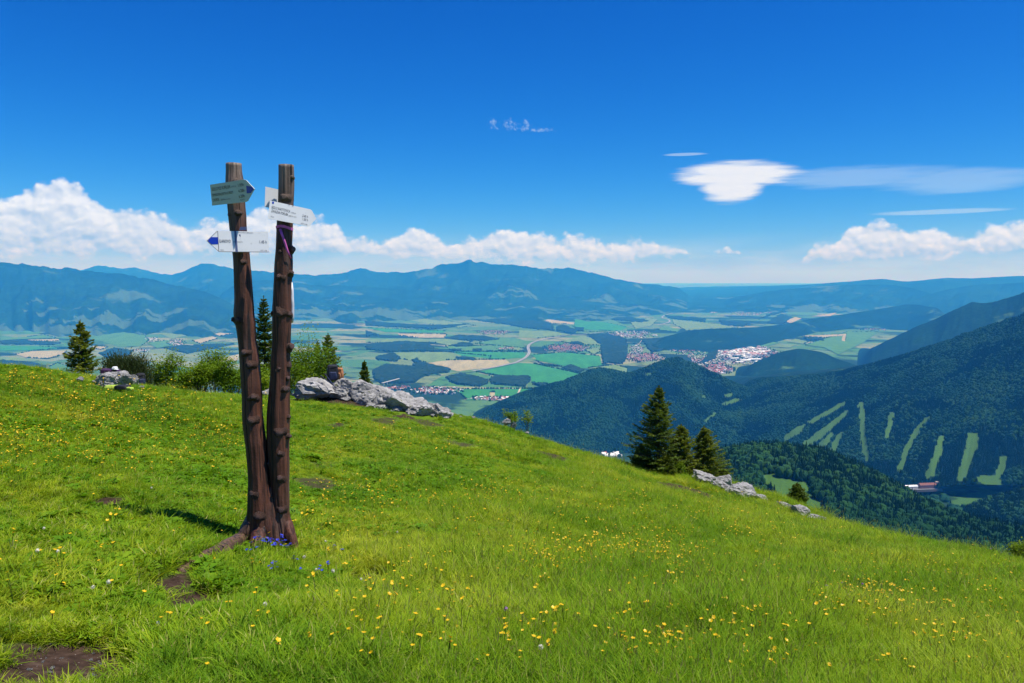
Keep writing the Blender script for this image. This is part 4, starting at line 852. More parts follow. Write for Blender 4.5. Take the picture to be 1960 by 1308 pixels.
KN = [  # pixel, trunk, size in pixels, length
    (457, 349, 0, 5, .7), (461, 409, 0, 6.5, 1), (443, 412, 0, 5, .6), (469, 502, 0, 6, 1), (450, 612, 0, 6.5, 1.1), (462, 612, 0, 6, .9), (475, 674, 0, 7.5, 1.1), (484, 697, 0, 6.5, 1.2), (490, 758, 0, 7.5, 1.1), (488, 803, 0, 7, 1.1), (489, 940, 0, 6.5, .7), (503, 982, 0, 8, 1.0), (467, 1000, 0, 5, 1.2), (483, 995, 0, 4, .8), (500, 1018, 0, 7, .7),
    (549, 380, 1, 6.5, .9), (561, 340, 1, 5, .9), (541, 482, 1, 5, .7), (560, 478, 1, 7, 1.2), (540, 530, 1, 6.5, .9), (558, 523, 1, 6.5, 1.3), (520, 600, 1, 5, 1), (541, 600, 1, 7, .9), (556, 601, 1, 6, 1.0), (556, 664, 1, 7.5, 1.2), (540, 703, 1, 4.5, .6), (556, 700, 1, 6, .8), (553, 723, 1, 5, 1.0), (549, 743, 1, 8, .9), (554, 797, 1, 5.5, .9), (540, 825, 1, 7.5, 1.0), (555, 834, 1, 5.5, 1.9), (541, 864, 1, 6, .8), (518, 885, 1, 4, .8), (541, 911, 1, 6, .8), (524, 946, 1, 4.5, 1.0), (543, 972, 1, 6.5, .9), (566, 1030, 1, 5, 1.2)]
for i, (a, b, tr, s, ln_) in enumerate(KN):
    T_ = LT if tr == 0 else RT; cx_ = np.interp(b, [q[1] for q in T_], [q[0] for q in T_]); r_ = np.interp(b, [q[1] for q in T_], [q[2] for q in T_]); d = D0 if tr == 0 else DR
    sn_ = max(-0.97, min(0.97, (a-cx_)/r_)); cs = -math.sqrt(1-sn_*sn_); o = bpy.data.objects.new('knot', STUB[i % 3])
    axis_ = Vector((sn_+random.gauss(0, .1), cs-0.25, random.gauss(0.12, .15))).normalized(); o.location = local(Vector(P(cx_, b, d))+Vector((sn_, cs, 0))*r_*MPP*0.93)
    o.rotation_euler = axis_.to_track_quat('Z', 'Y').to_euler(); k_ = random.uniform(.72, .95); o.scale = (s*MPP*k_, s*MPP*k_*random.uniform(.9, 1.1), s*MPP*ln_*random.uniform(.75, 1.05)); link(o, post)

# the arrow-shaped boards
def sign_mat(name, col, rough=0.35):
    m, t, o = mat(name); n = tnoise(t, obj_co(t), 9, 5, 0.6); n2 = tnoise(t, obj_co(t), 60, 3)
    c = mix(t, mrange(t, n, 0.45, 0.8, 0, 0.35), col, tuple(x*0.72 for x in col)); c = mix(t, mrange(t, n2, 0.66, 0.72, 0, 0.4), c, tuple(x*0.5 for x in col))
    principled(t, o, c, rough, None, 0.5); return m
WHITE = sign_mat('white_enamel', (0.78, 0.79, 0.78)); BLUE = sign_mat('blue_paint', (0.010, 0.045, 0.42)); BLACK = sign_mat('black_lettering', (0.018, 0.02, 0.035)); GREYB = sign_mat('blue_grey_finish', (0.10, 0.13, 0.24))
SHADE_WHITE = sign_mat('shade_tinted_enamel', (0.50, 0.56, 0.55)); EDGE = sign_mat('sheet_metal_edge', (0.12, 0.13, 0.15))  # upper-left board: white enamel with its shade darkened into the colour
class Plane: pass
def plane(px, py, d, nx, ny, nz=0.0):
    pl = Plane(); pl.o = Vector(P(px, py, d)); pl.n = Vector((nx, ny, nz)).normalized(); return pl
def on(pl, px, py, lift=0.0):
    r = Vector(pdir(px, py)); k = pl.o.dot(pl.n)/r.dot(pl.n); return r*k+pl.n*lift
def plate(name, pl, pts, material, parent, thick=0.004, lift=0.0):
    f_ = [on(pl, a, b, lift) for a, b in pts]; bk = [v-pl.n*thick for v in f_]; n = len(pts); org = Vector(PL)
    v = [tuple(x-org) for x in f_+bk]; fc = [tuple(range(n)), tuple(range(2*n-1, n-1, -1))]+[(i, n+i, n+(i+1) % n, (i+1) % n) for i in range(n)]
    me = bpy.data.meshes.new(name); me.from_pydata(v, [], fc); bm = bmesh.new(); bm.from_mesh(me); bmesh.ops.recalc_face_normals(bm, faces=bm.faces); bm.to_mesh(me); bm.free(); me.materials.append(material)
    o = bpy.data.objects.new(name, me); return link(o, parent)
def lettering(pl, items, parent):
    dg = bpy.context.evaluated_depsgraph_get(); V_ = []; F_ = []; b0 = 0
    for s, ax, ay, bx_, by_, hpx in items:                      # words set from a to b along the board, hpx high
        cu = bpy.data.curves.new('word', 'FONT'); cu.body = s; cu.resolution_u = 2; ob = bpy.data.objects.new('word', cu)
        me = bpy.data.meshes.new_from_object(ob); n = len(me.vertices); co = np.empty(n*3); me.vertices.foreach_get('co', co); co = co.reshape(-1, 3)
        if n == 0: continue
        co[:, 0] -= co[:, 0].min(); co[:, 0] /= co[:, 0].max(); co[:, 1] /= 0.70
        a = on(pl, ax, ay, 0.0016); b = on(pl, bx_, by_, 0.0016); u_ = b-a; v_ = pl.n.cross(u_).normalized()
        if v_.z < 0: v_ = -v_
        w3 = np.array(a-PL)+co[:, :1]*np.array(u_)+co[:, 1:2]*np.array(v_)*hpx*MPP
        V_.append(w3); F_ += [tuple(i+b0 for i in p_.vertices) for p_ in me.polygons]; b0 += n
        bpy.data.objects.remove(ob); bpy.data.meshes.remove(me)
    me = bpy.data.meshes.new('lettering'); me.from_pydata(np.vstack(V_).tolist(), [], F_); me.materials.append(BLACK); o = bpy.data.objects.new('lettering', me); return link(o, parent)
RL = 16*MPP
pA = plane(452, 370, D0-RL-0.075, -0.54, -0.84, -0.16)
sA = plate('arrow_board', pA, [(402, 354), (466, 344), (471, 345), (487, 362), (474, 385), (470, 387), (406, 394)], SHADE_WHITE, post, 0.006); tag(sA, 'shaded board pointing right, with three place names and a blue stripe')
plate('blue_stripe', pA, [(471.5, 356), (482.5, 357.5), (486, 362.5), (480, 370), (472.5, 370.5)], BLUE, sA, 0.002, 0.0015)
lettering(pA, [('SEDLO POD KUPELOM', 406, 366, 441, 360.5, 6), ('(1241 m)', 443, 359, 452, 357.6, 2.6), ('1.05h', 456.5, 358, 467, 356, 5.5), ('DEMANOVSKA JASKYNA SLOBODY', 407, 376.5, 447, 370.5, 5), ('4.20h', 457, 369, 468, 367, 5.5), ('CHOPOK', 408, 386.5, 420, 384.5, 5.5), ('(2024 m n.m.)', 424, 384.2, 441, 381.5, 2.6), ('6.20h', 458, 379.5, 469, 377.5, 5.5), ('KST', 461, 384.5, 469, 383, 2.4)], sA)
pB = plane(460, 462, D0-15*MPP-0.13, 0.26, -0.95, 0.16)
sB = plate('arrow_board', pB, [(395.5, 461.5), (416, 442), (513, 444), (515, 483), (419, 482.5)], WHITE, post, 0.006); tag(sB, 'bright white board pointing left to ILANOVO with a blue stripe')
plate('blue_stripe', pB, [(397.5, 461.5), (404, 454.2), (416.8, 454.4), (417.6, 467.6), (405, 468)], BLUE, sB, 0.002, 0.0015)
plate('edge_line', pB, [(416.4, 443), (417.2, 443), (419.3, 482), (418.5, 482)], BLACK, sB, 0.002, 0.0012)
for q_ in ([(395.5, 461.5), (396.6, 461.5), (419.2, 481.6), (419, 482.5)], [(419, 482.5), (419.2, 481.7), (514.9, 482.2), (515, 483)], [(395.5, 461.5), (416, 442), (416.3, 442.7), (396.4, 461.6)]): plate('edge_line', pB, q_, EDGE, sB, 0.002, 0.0013)
plate('grey_stripe', pB, [(448.2, 442.3), (452.3, 442.4), (455.5, 482.8), (451.2, 482.7)], GREYB, sB, 0.003, 0.002)  # narrow blue-grey stripe laid down across the board
lettering(pB, [('ILANOVO', 420.2, 464.6, 441.5, 465.2, 6), ('(ILANOVO 7)', 447, 464.3, 464, 464.8, 2.2), ('1.45 h', 497, 466, 510.5, 466.3, 5.6), ('LIPTOVSKY MIKULAS', 455, 446.4, 484, 447.2, 2), ('7010', 422, 480, 428, 480.1, 2), ('KST 1.06', 499, 480.6, 511, 480.8, 2)], sB)
bk_ = Vector(P(460, 462, D0-15*MPP-0.06))-PL
bx('mount', 0.05, 0.13, 0.10, bk_, GREYB, post)
plate('bracket', plane(466, 438, D0-15*MPP-0.004, 0.15, -0.98, 0), [(457.5, 441), (460, 434.5), (471.5, 434.5), (472, 441)], GREYB, post, 0.003)
pC = plane(546, 408, DR-15*MPP-0.03, 0.33, -0.93, 0.14)
sC = plate('arrow_board', pC, [(516.5, 384), (594, 401), (597, 403), (605.5, 419), (592, 433), (589, 432.8), (515, 419), (513.4, 416)], WHITE, post, 0.006); tag(sC, 'white board pointing right with two place names and a small crest')
plate('crest', pC, [(521, 386), (524.6, 386.8), (524.4, 389.6), (522.6, 391), (520.8, 389)], BLUE, sC, 0.002, 0.0015)
lettering(pC, [('SEDLO RAKYTOVICA', 519.5, 399, 555, 407.4, 5), ('(1360 m)', 557, 408, 566, 410, 2.4), ('ZAVAZNA PORUBA', 519, 406, 551, 413.6, 5), ('(620 m n.m.)', 552.5, 414, 567, 417, 2.4), ('2.45 h', 578.5, 415, 589, 417.6, 4.6), ('1.50 h', 579, 421.6, 589, 424, 4.6), ('7010', 518, 415.6, 524, 417, 2), ('KST 2.06', 576, 428.6, 588, 431.2, 2.2)], sC)
for (a, b) in ((553.4, 392.4), (560.6, 394.4)): plate('screw', pC, [(a-.7, b-.7), (a+.7, b-.7), (a+.7, b+.7), (a-.7, b+.7)], BLACK, sC, 0.003, 0.003)
pD = plane(520, 378, DR+15*MPP+0.01, 0.45, -0.89, 0.05)
sD = plate('arrow_board', pD, [(508, 357.5), (556, 368), (556, 407), (506.6, 396)], WHITE, post, 0.006); tag(sD, 'blank white board half hidden behind the right trunk')
for a, b, pl in ((443, 352, pA),): pass
# pink ribbon tied round the right trunk
RIB = simple('pink_ribbon_fabric', (0.62, 0.13, 0.42), 0.6, 0.2, 30)
rb = empty('pink_ribbon', P(545, 438, DR)); tag(rb, 'faded pink ribbon tied round the right trunk with its end hanging', 'ribbon'); RO = Vector(rb.location)
th = np.linspace(0, 2*PI, 36, endpoint=False); rr = 15.6*MPP; cR = np.array(P(544.6, 437.5, DR)); loop = []
for k, a in enumerate(th):
    zz = 0.004*math.sin(3*a)-0.012*math.cos(a-1); loop += [(cR[0]+rr*math.cos(a), cR[1]+rr*math.sin(a), cR[2]+zz-0.011), (cR[0]+rr*1.04*math.cos(a), cR[1]+rr*1.04*math.sin(a), cR[2]+zz+0.011)]
loop = np.array(loop)-np.array(RO); i0 = np.arange(36)*2; i1 = (i0+2) % 72
obj_np('loop', loop, np.stack([i0, i1, i1+1, i0+1], -1), [RIB], True, rb)
tl = [(536, 438, 2.4), (540, 450, 2.1), (545, 464, 2.3), (550, 480, 2.0), (556.5, 495, 1.8)]; vv = []
for k, (a, b, hw_) in enumerate(tl):
    cx_ = np.interp(b, [q[1] for q in RT], [q[0] for q in RT]); r_ = np.interp(b, [q[1] for q in RT], [q[2] for q in RT]); dd = DR-math.sqrt(max(0.05, 1-((a-cx_)/r_)**2))*r_*MPP-0.012-(0.004 if k % 2 else 0)
    for q in (-hw_, hw_): vv.append(np.array(P(a+q, b-q*0.35, dd))-np.array(RO))
tm = obj_np('hanging_end', np.array(vv), np.array([(2*k, 2*k+1, 2*k+3, 2*k+2) for k in range(len(tl)-1)]), [RIB], True, rb)
sd = tm.modifiers.new('thickness', 'SOLIDIFY'); sd.thickness = 0.0015
# white strip on the far edge of the right trunk
wt = [(559, 541, 1.0), (560.5, 556, 1.4), (560, 570, 2.4), (561, 582, 2.2), (560.5, 596, 2.6), (561.5, 608, 1.4), (560.5, 618, .8)]; vv = [np.array(P(a+q, b, DR+0.01+0.006*math.sin(b))) for a, b, h_ in wt for q in (-h_-3, h_)]
ws = obj_np('white_cloth_strip', np.array(vv), np.array([(2*k, 2*k+1, 2*k+3, 2*k+2) for k in range(len(wt)-1)]), [simple('white_cloth', (0.75, 0.77, 0.8), 0.8)], True); tag(ws, 'narrow white cloth strip hanging on the right edge of the right trunk', 'cloth strip')
sd = ws.modifiers.new('thickness', 'SOLIDIFY'); sd.thickness = 0.004

# ================================================================== ROCKS
m, t, o = mat('limestone'); p = obj_co(t); n1 = tnoise(t, p, 2.2, 7, 0.65); n2 = tnoise(t, p, 11, 5, 0.65); n3 = tnoise(t, tmap(t, p, (1, 1, 2.2), (0.4, 0.3, 0)), 5, 6, 0.7, 0.8)
c = ramp(t, n1, [(0.25, (0.10, 0.097, 0.09)), (0.46, (0.30, 0.295, 0.285)), (0.72, (0.54, 0.53, 0.51))]); c = mix(t, mrange(t, n2, 0.55, 0.75, 0, 0.6), c, (0.54, 0.53, 0.51)); c = mix(t, mrange(t, n3, 0.40, 0.30), c, (0.045, 0.042, 0.038)); c = mix(t, mrange(t, tnoise(t, p, 3.1, 4), 0.60, 0.70, 0, 0.75), c, (0.12, 0.13, 0.035))
principled(t, o, c, 0.92, bump(t, mth(t, 'ADD', n3, mth(t, 'MULTIPLY', n2, 0.5)), 0.9, 0.06), 0.15); LIME = m
def rock_mesh(seed, cuts=11, sub=4):
    r = random.Random(seed); bm = bmesh.new(); bmesh.ops.create_icosphere(bm, subdivisions=sub, radius=1.0); pl = []
    for _ in range(cuts):
        n_ = Vector((r.gauss(0, 1), r.gauss(0, 1), r.gauss(0.1, 0.8))).normalized(); pl.append((n_, r.uniform(0.45, 0.85)))
    from mathutils import noise as mn
    for v in bm.verts:
        for n_, d_ in pl:
            k = v.co.dot(n_)-d_
            if k > 0: v.co -= n_*k*0.92
        q = v.co*1.9+Vector((seed*3.1, seed, 0)); ck = math.exp(-(mn.noise(q*1.3+Vector((9, 4, 1)))/0.07)**2)*0.10+math.exp(-(mn.noise(q*2.9)/0.10)**2)*0.06; v.co *= 1+0.17*mn.noise(q)+0.10*mn.noise(q*2.7)+0.06*mn.noise(q*6)+0.03*mn.noise(q*13)-ck
    me = bpy.data.meshes.new('limestone_rock'); bm.to_mesh(me); bm.free(); me.materials.append(LIME); return me
ROCKS = [rock_mesh(s) for s in range(10)]
ROCKPOS = []
def rock(px, top, bot, w, d=None, label=None, group=None, seed=None, sink=0.35, name='limestone_rock', deep=1.0):
    h = hit(px, bot); dd = d if d else (h[1] if h is not None else 27.0); sc_ = dd/F
    zt = P(px, top, dd)[2]; x = (px-CX)/F*dd; zbm = P(px, bot, dd)[2]; H = max(0.06, zt-zbm); H2 = H*(1+sink)
    o = bpy.data.objects.new(name, ROCKS[(seed if seed is not None else random.randrange(10)) % 10]); rz = random.uniform(0, 6.28)
    o.location = (x, dd+w*sc_*0.25*deep, zt-H2*0.5); o.scale = (w*sc_*0.62, w*sc_*0.55*deep, H2*0.54); o.rotation_euler = (random.uniform(-.2, .2), random.uniform(-.2, .2), random.choice((0, PI))+random.uniform(-.4, .4))
    if px > 1340: o.rotation_euler = (random.uniform(-.1, .1), 0.36, random.uniform(-.25, .25)); o.scale = (w*sc_*0.72, w*sc_*0.5, H2*0.42); o.location.z -= H2*0.08
    ROCKPOS.append((o.location.x, o.location.y-w*sc_*0.12, w*sc_*0.62)); tag(o, label, 'rock', group); return link(o)
LOUT = [(598, 727, 763, 92, 'broad grey limestone slab beside the right trunk at the meadow edge'), (655, 727, 757, 46, 'limestone block directly under the dark backpack'), (690, 733, 768, 52, 'pale limestone block right of the backpack with a mossy top'), (726, 743, 776, 52, 'cracked limestone block near the middle of the outcrop'),
        (763, 753, 786, 58, 'jagged limestone block right of the middle of the outcrop'), (802, 764, 793, 64, 'long low limestone slab near the right end of the outcrop'), (838, 775, 797, 44, 'limestone block at the right end of the outcrop'), (700, 746, 774, 40, 'dark fissured limestone block low in the outcrop'), (640, 738, 762, 40, 'limestone block under the trekking poles'),
        (845, 787, 795, 34, 'flat pale stone in the grass below the right end of the outcrop'), (512, 745, 758, 30, 'small limestone rock seen between the two trunks'),
        (190, 715, 738, 46, 'limestone rock at the left under the dark jacket'), (222, 712, 737, 42, 'mossy limestone rock beside the left bushes'), (246, 718, 737, 24, 'rounded grey boulder between the jacket and the black rucksack'), (147, 722, 731, 12, 'small pale stone left of the left rocks'),
        (1362, 899, 925, 54, 'pale limestone rock right beside the spruce group'), (1396, 902, 930, 34, 'limestone rock on the slope edge right of the spruce group'), (1432, 919, 951, 56, 'sloping limestone slab on the right slope edge'), (1402, 922, 942, 44, 'limestone ledge in the grass below the spruce group'), (1497, 962, 969, 12, 'small white stone on the right slope edge'),
        (1470, 946, 958, 34, 'narrow pale limestone ledge running down the right slope edge'), (1518, 962, 974, 30, 'grassy limestone hump left of the tiny spruce'), (1546, 964, 990, 34, 'limestone rock below the tiny spruce at the right'), (1585, 984, 1004, 34, 'low limestone rock ending the right slope edge'), (968, 802, 813, 16, 'white stone at the meadow edge right of the outcrop'), (984, 808, 816, 9, 'tiny white stone beside the sapling')]
for i, (a, tp_, bt_, w_, lab) in enumerate(LOUT): rock(a, tp_, bt_, w_, None, lab, 'limestone rocks at the meadow edge', i)
for k in range(74):
    f = random.random(); a = 575+290*f+random.gauss(0, 6); lo_ = np.interp(a, [560, 640, 700, 760, 830, 880], [734, 734, 742, 756, 772, 786]); hi_ = np.interp(a, [560, 640, 700, 760, 830, 880], [764, 764, 778, 790, 797, 799])
    b = random.uniform(lo_+5, hi_+2); s = random.uniform(5, 17)
    rock(a, b-s*0.5, b, s*1.35, None, 'loose pale limestone stone lying on the outcrop', 'loose stones on the outcrop')
for a, b, s in [(175, 733, 9), (205, 738, 10), (235, 741, 8), (262, 744, 9), (212, 727, 9), (1375, 922, 9), (1420, 940, 10), (1445, 944, 9), (1388, 938, 8), (1462, 953, 7), (1570, 985, 8), (880, 800, 8), (905, 800, 6), (1010, 830, 6)]:
    rock(a, b-s*0.5, b, s*1.3, None, 'small loose stone in the grass along the meadow edge', 'small stones along the meadow edge')
for k in range(34):
    a = random.gauss(150, 55); b = random.gauss(1272, 20)
    if not (0 < a < 300 and b < 1306): continue
    h = ground_px(a, b); o = bpy.data.objects.new('pebble', ROCKS[k % 10]); s = random.uniform(0.005, 0.012); o.location = h+Vector((0, 0, s*0.3)); o.scale = (s*1.4, s, s*0.7); o.rotation_euler = (0, 0, random.uniform(0, 6)); tag(o, 'tiny pale pebble on the bare earth patch in the corner', 'pebble', 'pebbles on the bare earth'); link(o)

# ================================================================== TREES AND SHRUBS
NEED = leafy('near_spruce_needles', [(0.0, (0.050, 0.100, 0.008)), (0.45, (0.13, 0.20, 0.012)), (1.0, (0.30, 0.34, 0.022))], 0.36, 1.6, 0.6)
LEAF = leafy('shrub_leaves', [(0.0, (0.10, 0.21, 0.012)), (0.5, (0.18, 0.30, 0.014)), (1.0, (0.28, 0.38, 0.022))], 0.42, 1.4, 0.5, vr=0.2, spec=0.1)
JUNI = leafy('dwarf_pine_needles', [(0.0, (0.035, 0.060, 0.016)), (0.5, (0.065, 0.095, 0.022)), (1.0, (0.10, 0.13, 0.03))], 0.2, 1.4, 0.6)
TWIG = simple('tree_bark', (0.075, 0.055, 0.042), 0.9, 0.3, 20)
def tube_arr(pts, n=6):
    q = np.array([tuple(p_)+(r_,) for p_, r_ in pts]); T = np.gradient(q[:, :3], axis=0); T /= np.maximum(np.linalg.norm(T, axis=1, keepdims=True), 1e-9)
    ref = np.where(np.abs(T[:, 2:3]) > 0.9, np.array([[1.0, 0, 0]]), np.array([[0, 0, 1.0]])); A = np.cross(T, ref); A /= np.linalg.norm(A, axis=1, keepdims=True); B = np.cross(T, A); th = np.linspace(0, 2*PI, n, endpoint=False)
    v = q[:, None, :3]+q[:, None, 3:]*(np.cos(th)[None, :, None]*A[:, None]+np.sin(th)[None, :, None]*B[:, None]); m_ = len(q); i = np.arange(m_*n).reshape(m_, n); j = np.roll(i, -1, 1)
    return v.reshape(-1, 3), np.stack([i[:-1], j[:-1], j[1:], i[1:]], -1).reshape(-1, 4)
def join_arr(lst):
    V_, F_, b = [], [], 0
    for v, f in lst: V_.append(v); F_.append(f+b); b += len(v)
    return np.vstack(V_), np.vstack(F_)
def quads(c, d, wv, ln_, wd):
    """leaf-sized quads: centres c, directions d, width directions wv"""
    a = c-d*ln_[:, None]*0.5; b = c+d*ln_[:, None]*0.5; s = wv*wd[:, None]*0.5
    m_ = c+d*ln_[:, None]*0.05
    v = np.stack([a, m_+s, b, m_-s], 1).reshape(-1, 3); i = np.arange(len(c))[:, None]*4+np.arange(4)[None]
    return v, i
def unit(v): return v/np.maximum(np.linalg.norm(v, axis=-1, keepdims=True), 1e-9)
def spruce(px, top, d, halfw, label, seed, sparse=0.0, zbase=None, lopside=0.0, name='spruce_tree', dens=1.0):
    r = np.random.default_rng(seed); base = ground_d(px, d); H = P(px, top, d)[2]-base.z; R = halfw/F*d
    root = empty(name, base); tag(root, label, 'tree')
    z = np.linspace(-0.3, H, 16); off_ = 0.02*H*np.cumsum(r.normal(0, 0.15, 16)); tr = [((off_[i]*0.3, off_[15-i]*0.0, z[i]), max(0.006, 0.028*H**0.85*(1-z[i]/H)+0.004)) for i in range(16)]
    v, f = tube_arr(tr, 8); obj_np('trunk', v, f, [TWIG], True, root)
    nw = int(20+H*4.6); parts_b = []; C, Dd, Ww, Ln, Wd = [], [], [], [], []
    for k in range(nw):
        u_ = (k+r.random()*0.7)/nw; zz = H*(0.03+0.955*u_**0.92); prof = (1-u_)**0.78*(0.62+0.38*min(1, u_*5+0.35)); nb_ = 7 if u_ < 0.8 else 5
        a0 = r.uniform(0, 2*PI)
        for b in range(nb_):
            if r.random() < sparse*(0.6+0.8*u_): continue
            az = a0+2*PI*b/nb_+r.normal(0, 0.18); L_ = R*prof*r.uniform(0.5, 1.25)*(1+lopside*math.cos(az))+0.035*H*(1-u_*0.5)*0.4
            ns = 7; s = np.linspace(0, 1, ns); dx, dy = math.cos(az), math.sin(az); droop = -0.22*(1-u_)+0.35*u_
            bz_ = zz+L_*(droop*s+0.20*s**2.5)-0.02; pts = np.column_stack([dx*L_*s, dy*L_*s, bz_])
            parts_b.append(tube_arr([(pts[i], max(0.0025, 0.010*(1-s[i])*(L_/0.8))) for i in (0, 3, 6)], 3))
            m_ = int((36+64*L_/0.7)*dens); t_ = r.random(m_)**0.75; sp = r.choice((-1, 1), m_)
            pc = np.stack([np.interp(t_, s, pts[:, q]) for q in range(3)], 1)
            tw = np.abs(r.normal(0, 1, m_))*0.20*L_*(1.12-t_)+0.02; side = np.array([-dy, dx, 0.0]); fw = np.array([dx, dy, 0.1])
            dirs = unit(side[None]*sp[:, None]*r.uniform(0.5, 1.0, m_)[:, None]+fw[None]*r.uniform(0.4, 1.0, m_)[:, None]+np.array([0, 0, 1.0])[None]*r.normal(0.02, 0.28, m_)[:, None])
            pc = pc+side[None]*(sp*tw)[:, None]+fw[None]*(tw*0.6)[:, None]; pc[:, 2] -= tw*0.25+np.abs(r.normal(0, 0.02, m_))
            C.append(pc); Dd.append(dirs); Ww.append(unit(np.cross(dirs, r.normal(0, 1, (m_, 3))+np.array([0, 0, 1.3])))); Ln.append(r.uniform(0.07, 0.15, m_)*(0.75+0.12*H/3)); Wd.append(r.uniform(0.024, 0.052, m_)*(0.75+0.12*H/3))
    m_ = 60; t_ = r.random(m_); C.append(np.column_stack([r.normal(0, .012, m_), r.normal(0, .012, m_), H*(0.9+0.1*t_)])); q = unit(np.column_stack([r.normal(0, 1, m_), r.normal(0, 1, m_), r.uniform(0.3, 2, m_)])); Dd.append(q); Ww.append(unit(np.cross(q, r.normal(0, 1, (m_, 3))))); Ln.append(np.full(m_, 0.07)); Wd.append(np.full(m_, 0.022))
    v, f = quads(np.vstack(C), np.vstack(Dd), np.vstack(Ww), np.concatenate(Ln), np.concatenate(Wd))
    cr = obj_np('crown', v, f, [NEED], False, root)
    v, f = join_arr(parts_b); obj_np('branches', v, f, [TWIG], True, cr)
    return root
spruce(152, 613, 22.6, 36, 'small spruce with a thin bare tip at the left skyline', 1, 0.34)
spruce(505, 566, 31, 40, 'dark spruce rising between the two trunks of the signpost', 2, 0.0)
spruce(627, 637, 31.5, 42, 'spruce standing behind the dark backpack', 3, 0.1)
spruce(606, 652, 32.2, 30, 'slender spruce just left of the spruce behind the backpack', 4, 0.15)
spruce(696, 690, 30.5, 20, 'tiny spruce behind the outcrop right of the backpack', 5, 0.1)
spruce(1264, 738, 27.6, 62, 'tallest spruce of the group on the right slope', 6, 0.10, lopside=-0.15)
spruce(1308, 812, 27.9, 44, 'middle spruce of the group on the right slope', 7, 0.05)
spruce(1352, 816, 28.2, 44, 'right spruce of the group, bright green at its foot', 8, 0.0, lopside=0.2)
spruce(1282, 868, 27.0, 22, 'young spruce at the foot of the tallest spruce', 9, 0.0)
spruce(1232, 850, 28.4, 22, 'small spruce at the left foot of the tallest spruce', 12, 0.0)
spruce(1536, 924, 26.5, 26, 'tiny dark spruce below the right slope edge', 10, 0.12)
spruce(1240, 872, 28.0, 26, 'low spruce in the shade left of the group', 13, 0.0)
def shrub(px, top, d, halfw, label, seed, material, lobes=16, nleaf=5200, leaf=0.05, name='leafy_shrub', flat=1.0, needle=False, gap=0.0):
    r = np.random.default_rng(seed); base = ground_d(px, d); H = P(px, top, d)[2]-base.z; R = halfw/F*d
    root = empty(name, base); tag(root, label, 'shrub'); st_ = []; ends = []
    for k in range(lobes):
        a = r.uniform(0, 2*PI); rad = R*math.sqrt(r.random())*0.9; hh = H*(0.45+0.55*r.random())*math.sqrt(max(0.1, 1-(rad/R)**2*0.7)); e = np.array([rad*math.cos(a), rad*math.sin(a)*flat, hh]); s0 = np.array([e[0]*0.25, e[1]*0.25, -0.25]); mid = s0*0.45+e*0.55+np.array([r.normal(0, .06), r.normal(0, .06), 0.08*H])
        ends.append((s0, mid, e)); st_.append(tube_arr([(s0, 0.02), (mid, 0.012), (e, 0.004)], 5))
        for q in range(3):
            f_ = r.uniform(0.4, 0.95); b = mid+(e-mid)*f_; e2 = b+np.array([r.normal(0, .16), r.normal(0, .16), r.uniform(.05, .28)])*H*0.45; ends.append((mid, b, e2)); st_.append(tube_arr([(b, 0.007), ((b+e2)/2, 0.005), (e2, 0.002)], 4))
    v, f = join_arr(st_); obj_np('stems', v, f, [TWIG], True, root)
    n = int(nleaf*1.6); k = r.integers(0, len(ends), n); E_ = np.array([e for *_, e in ends])[k]; Mi = np.array([m_ for _, m_, _ in ends])[k]; t_ = r.random(n)**0.6
    S0 = np.array([s0 for s0, *_ in ends])[k]; lowl = r.random(n) < 0.38; Mi = np.where(lowl[:, None], S0+np.array([0, 0, 0.3]), Mi); c = Mi+(E_-Mi)*t_[:, None]+r.normal(0, 1, (n, 3))*np.array([0.085, 0.085, 0.07])*H*(0.75 if gap else 1.0); c[:, 2] = np.maximum(c[:, 2], 0.02)
    if needle: dr = unit((E_-Mi)+r.normal(0, 0.35, (n, 3))*np.linalg.norm(E_-Mi, axis=1, keepdims=True)+np.array([0, 0, .3])); ww = unit(np.cross(dr, r.normal(0, 1, (n, 3)))); v, f = quads(c, dr, ww, r.uniform(.06, .13, n), r.uniform(.012, .03, n))
    else: dr = unit(r.normal(0, 1, (n, 3))*np.array([1, 1, .5])); ww = unit(np.cross(dr, np.array([0, 0, 1.0])[None]+r.normal(0, .55, (n, 3)))); v, f = quads(c, dr, ww, r.uniform(.8, 1.4, n)*leaf, r.uniform(.5, .8, n)*leaf)
    obj_np('foliage', v, f, [material], False, root); return root
shrub(238, 672, 26.0, 50, 'rounded dark green dwarf pine behind the left rocks', 21, JUNI, 26, 9000, name='dwarf_pine', needle=True)
shrub(320, 672, 28.0, 42, 'loose leafy shrub right of the dwarf pine', 22, LEAF, 14, 3600, 0.075, gap=1)
shrub(372, 690, 27.2, 40, 'low leafy shrub in the middle of the left thicket', 23, LEAF, 18, 4600, 0.07)
shrub(410, 662, 28.5, 34, 'tall thin leafy shrub with a bare twig at the top of the left thicket', 24, LEAF, 9, 2600, 0.07, gap=1)
shrub(438, 682, 27.4, 40, 'dense leafy shrub just left of the left trunk', 25, LEAF, 20, 5600, 0.065)
shrub(482, 700, 28.2, 34, 'leafy shrub seen behind the left trunk', 26, LEAF, 12, 3000, 0.065)
shrub(588, 641, 30.6, 40, 'young rowan with bright leaves right of the right trunk', 27, LEAF, 18, 5200, 0.075, name='young_rowan')
shrub(563, 690, 29.6, 30, 'low bush at the foot of the young rowan', 28, LEAF, 14, 3200, 0.06)
shrub(512, 705, 29.6, 18, 'small rounded bush between the two trunks', 29, LEAF, 10, 2200, 0.055)
shrub(985, 775, 29.6, 24, 'thin leafy sapling at the meadow edge right of the outcrop', 30, LEAF, 6, 420, 0.07, name='sapling', gap=1)
shrub(1012, 782, 30.0, 12, 'second thin sapling close to the white stones', 31, LEAF, 4, 260, 0.06, name='sapling', gap=1)
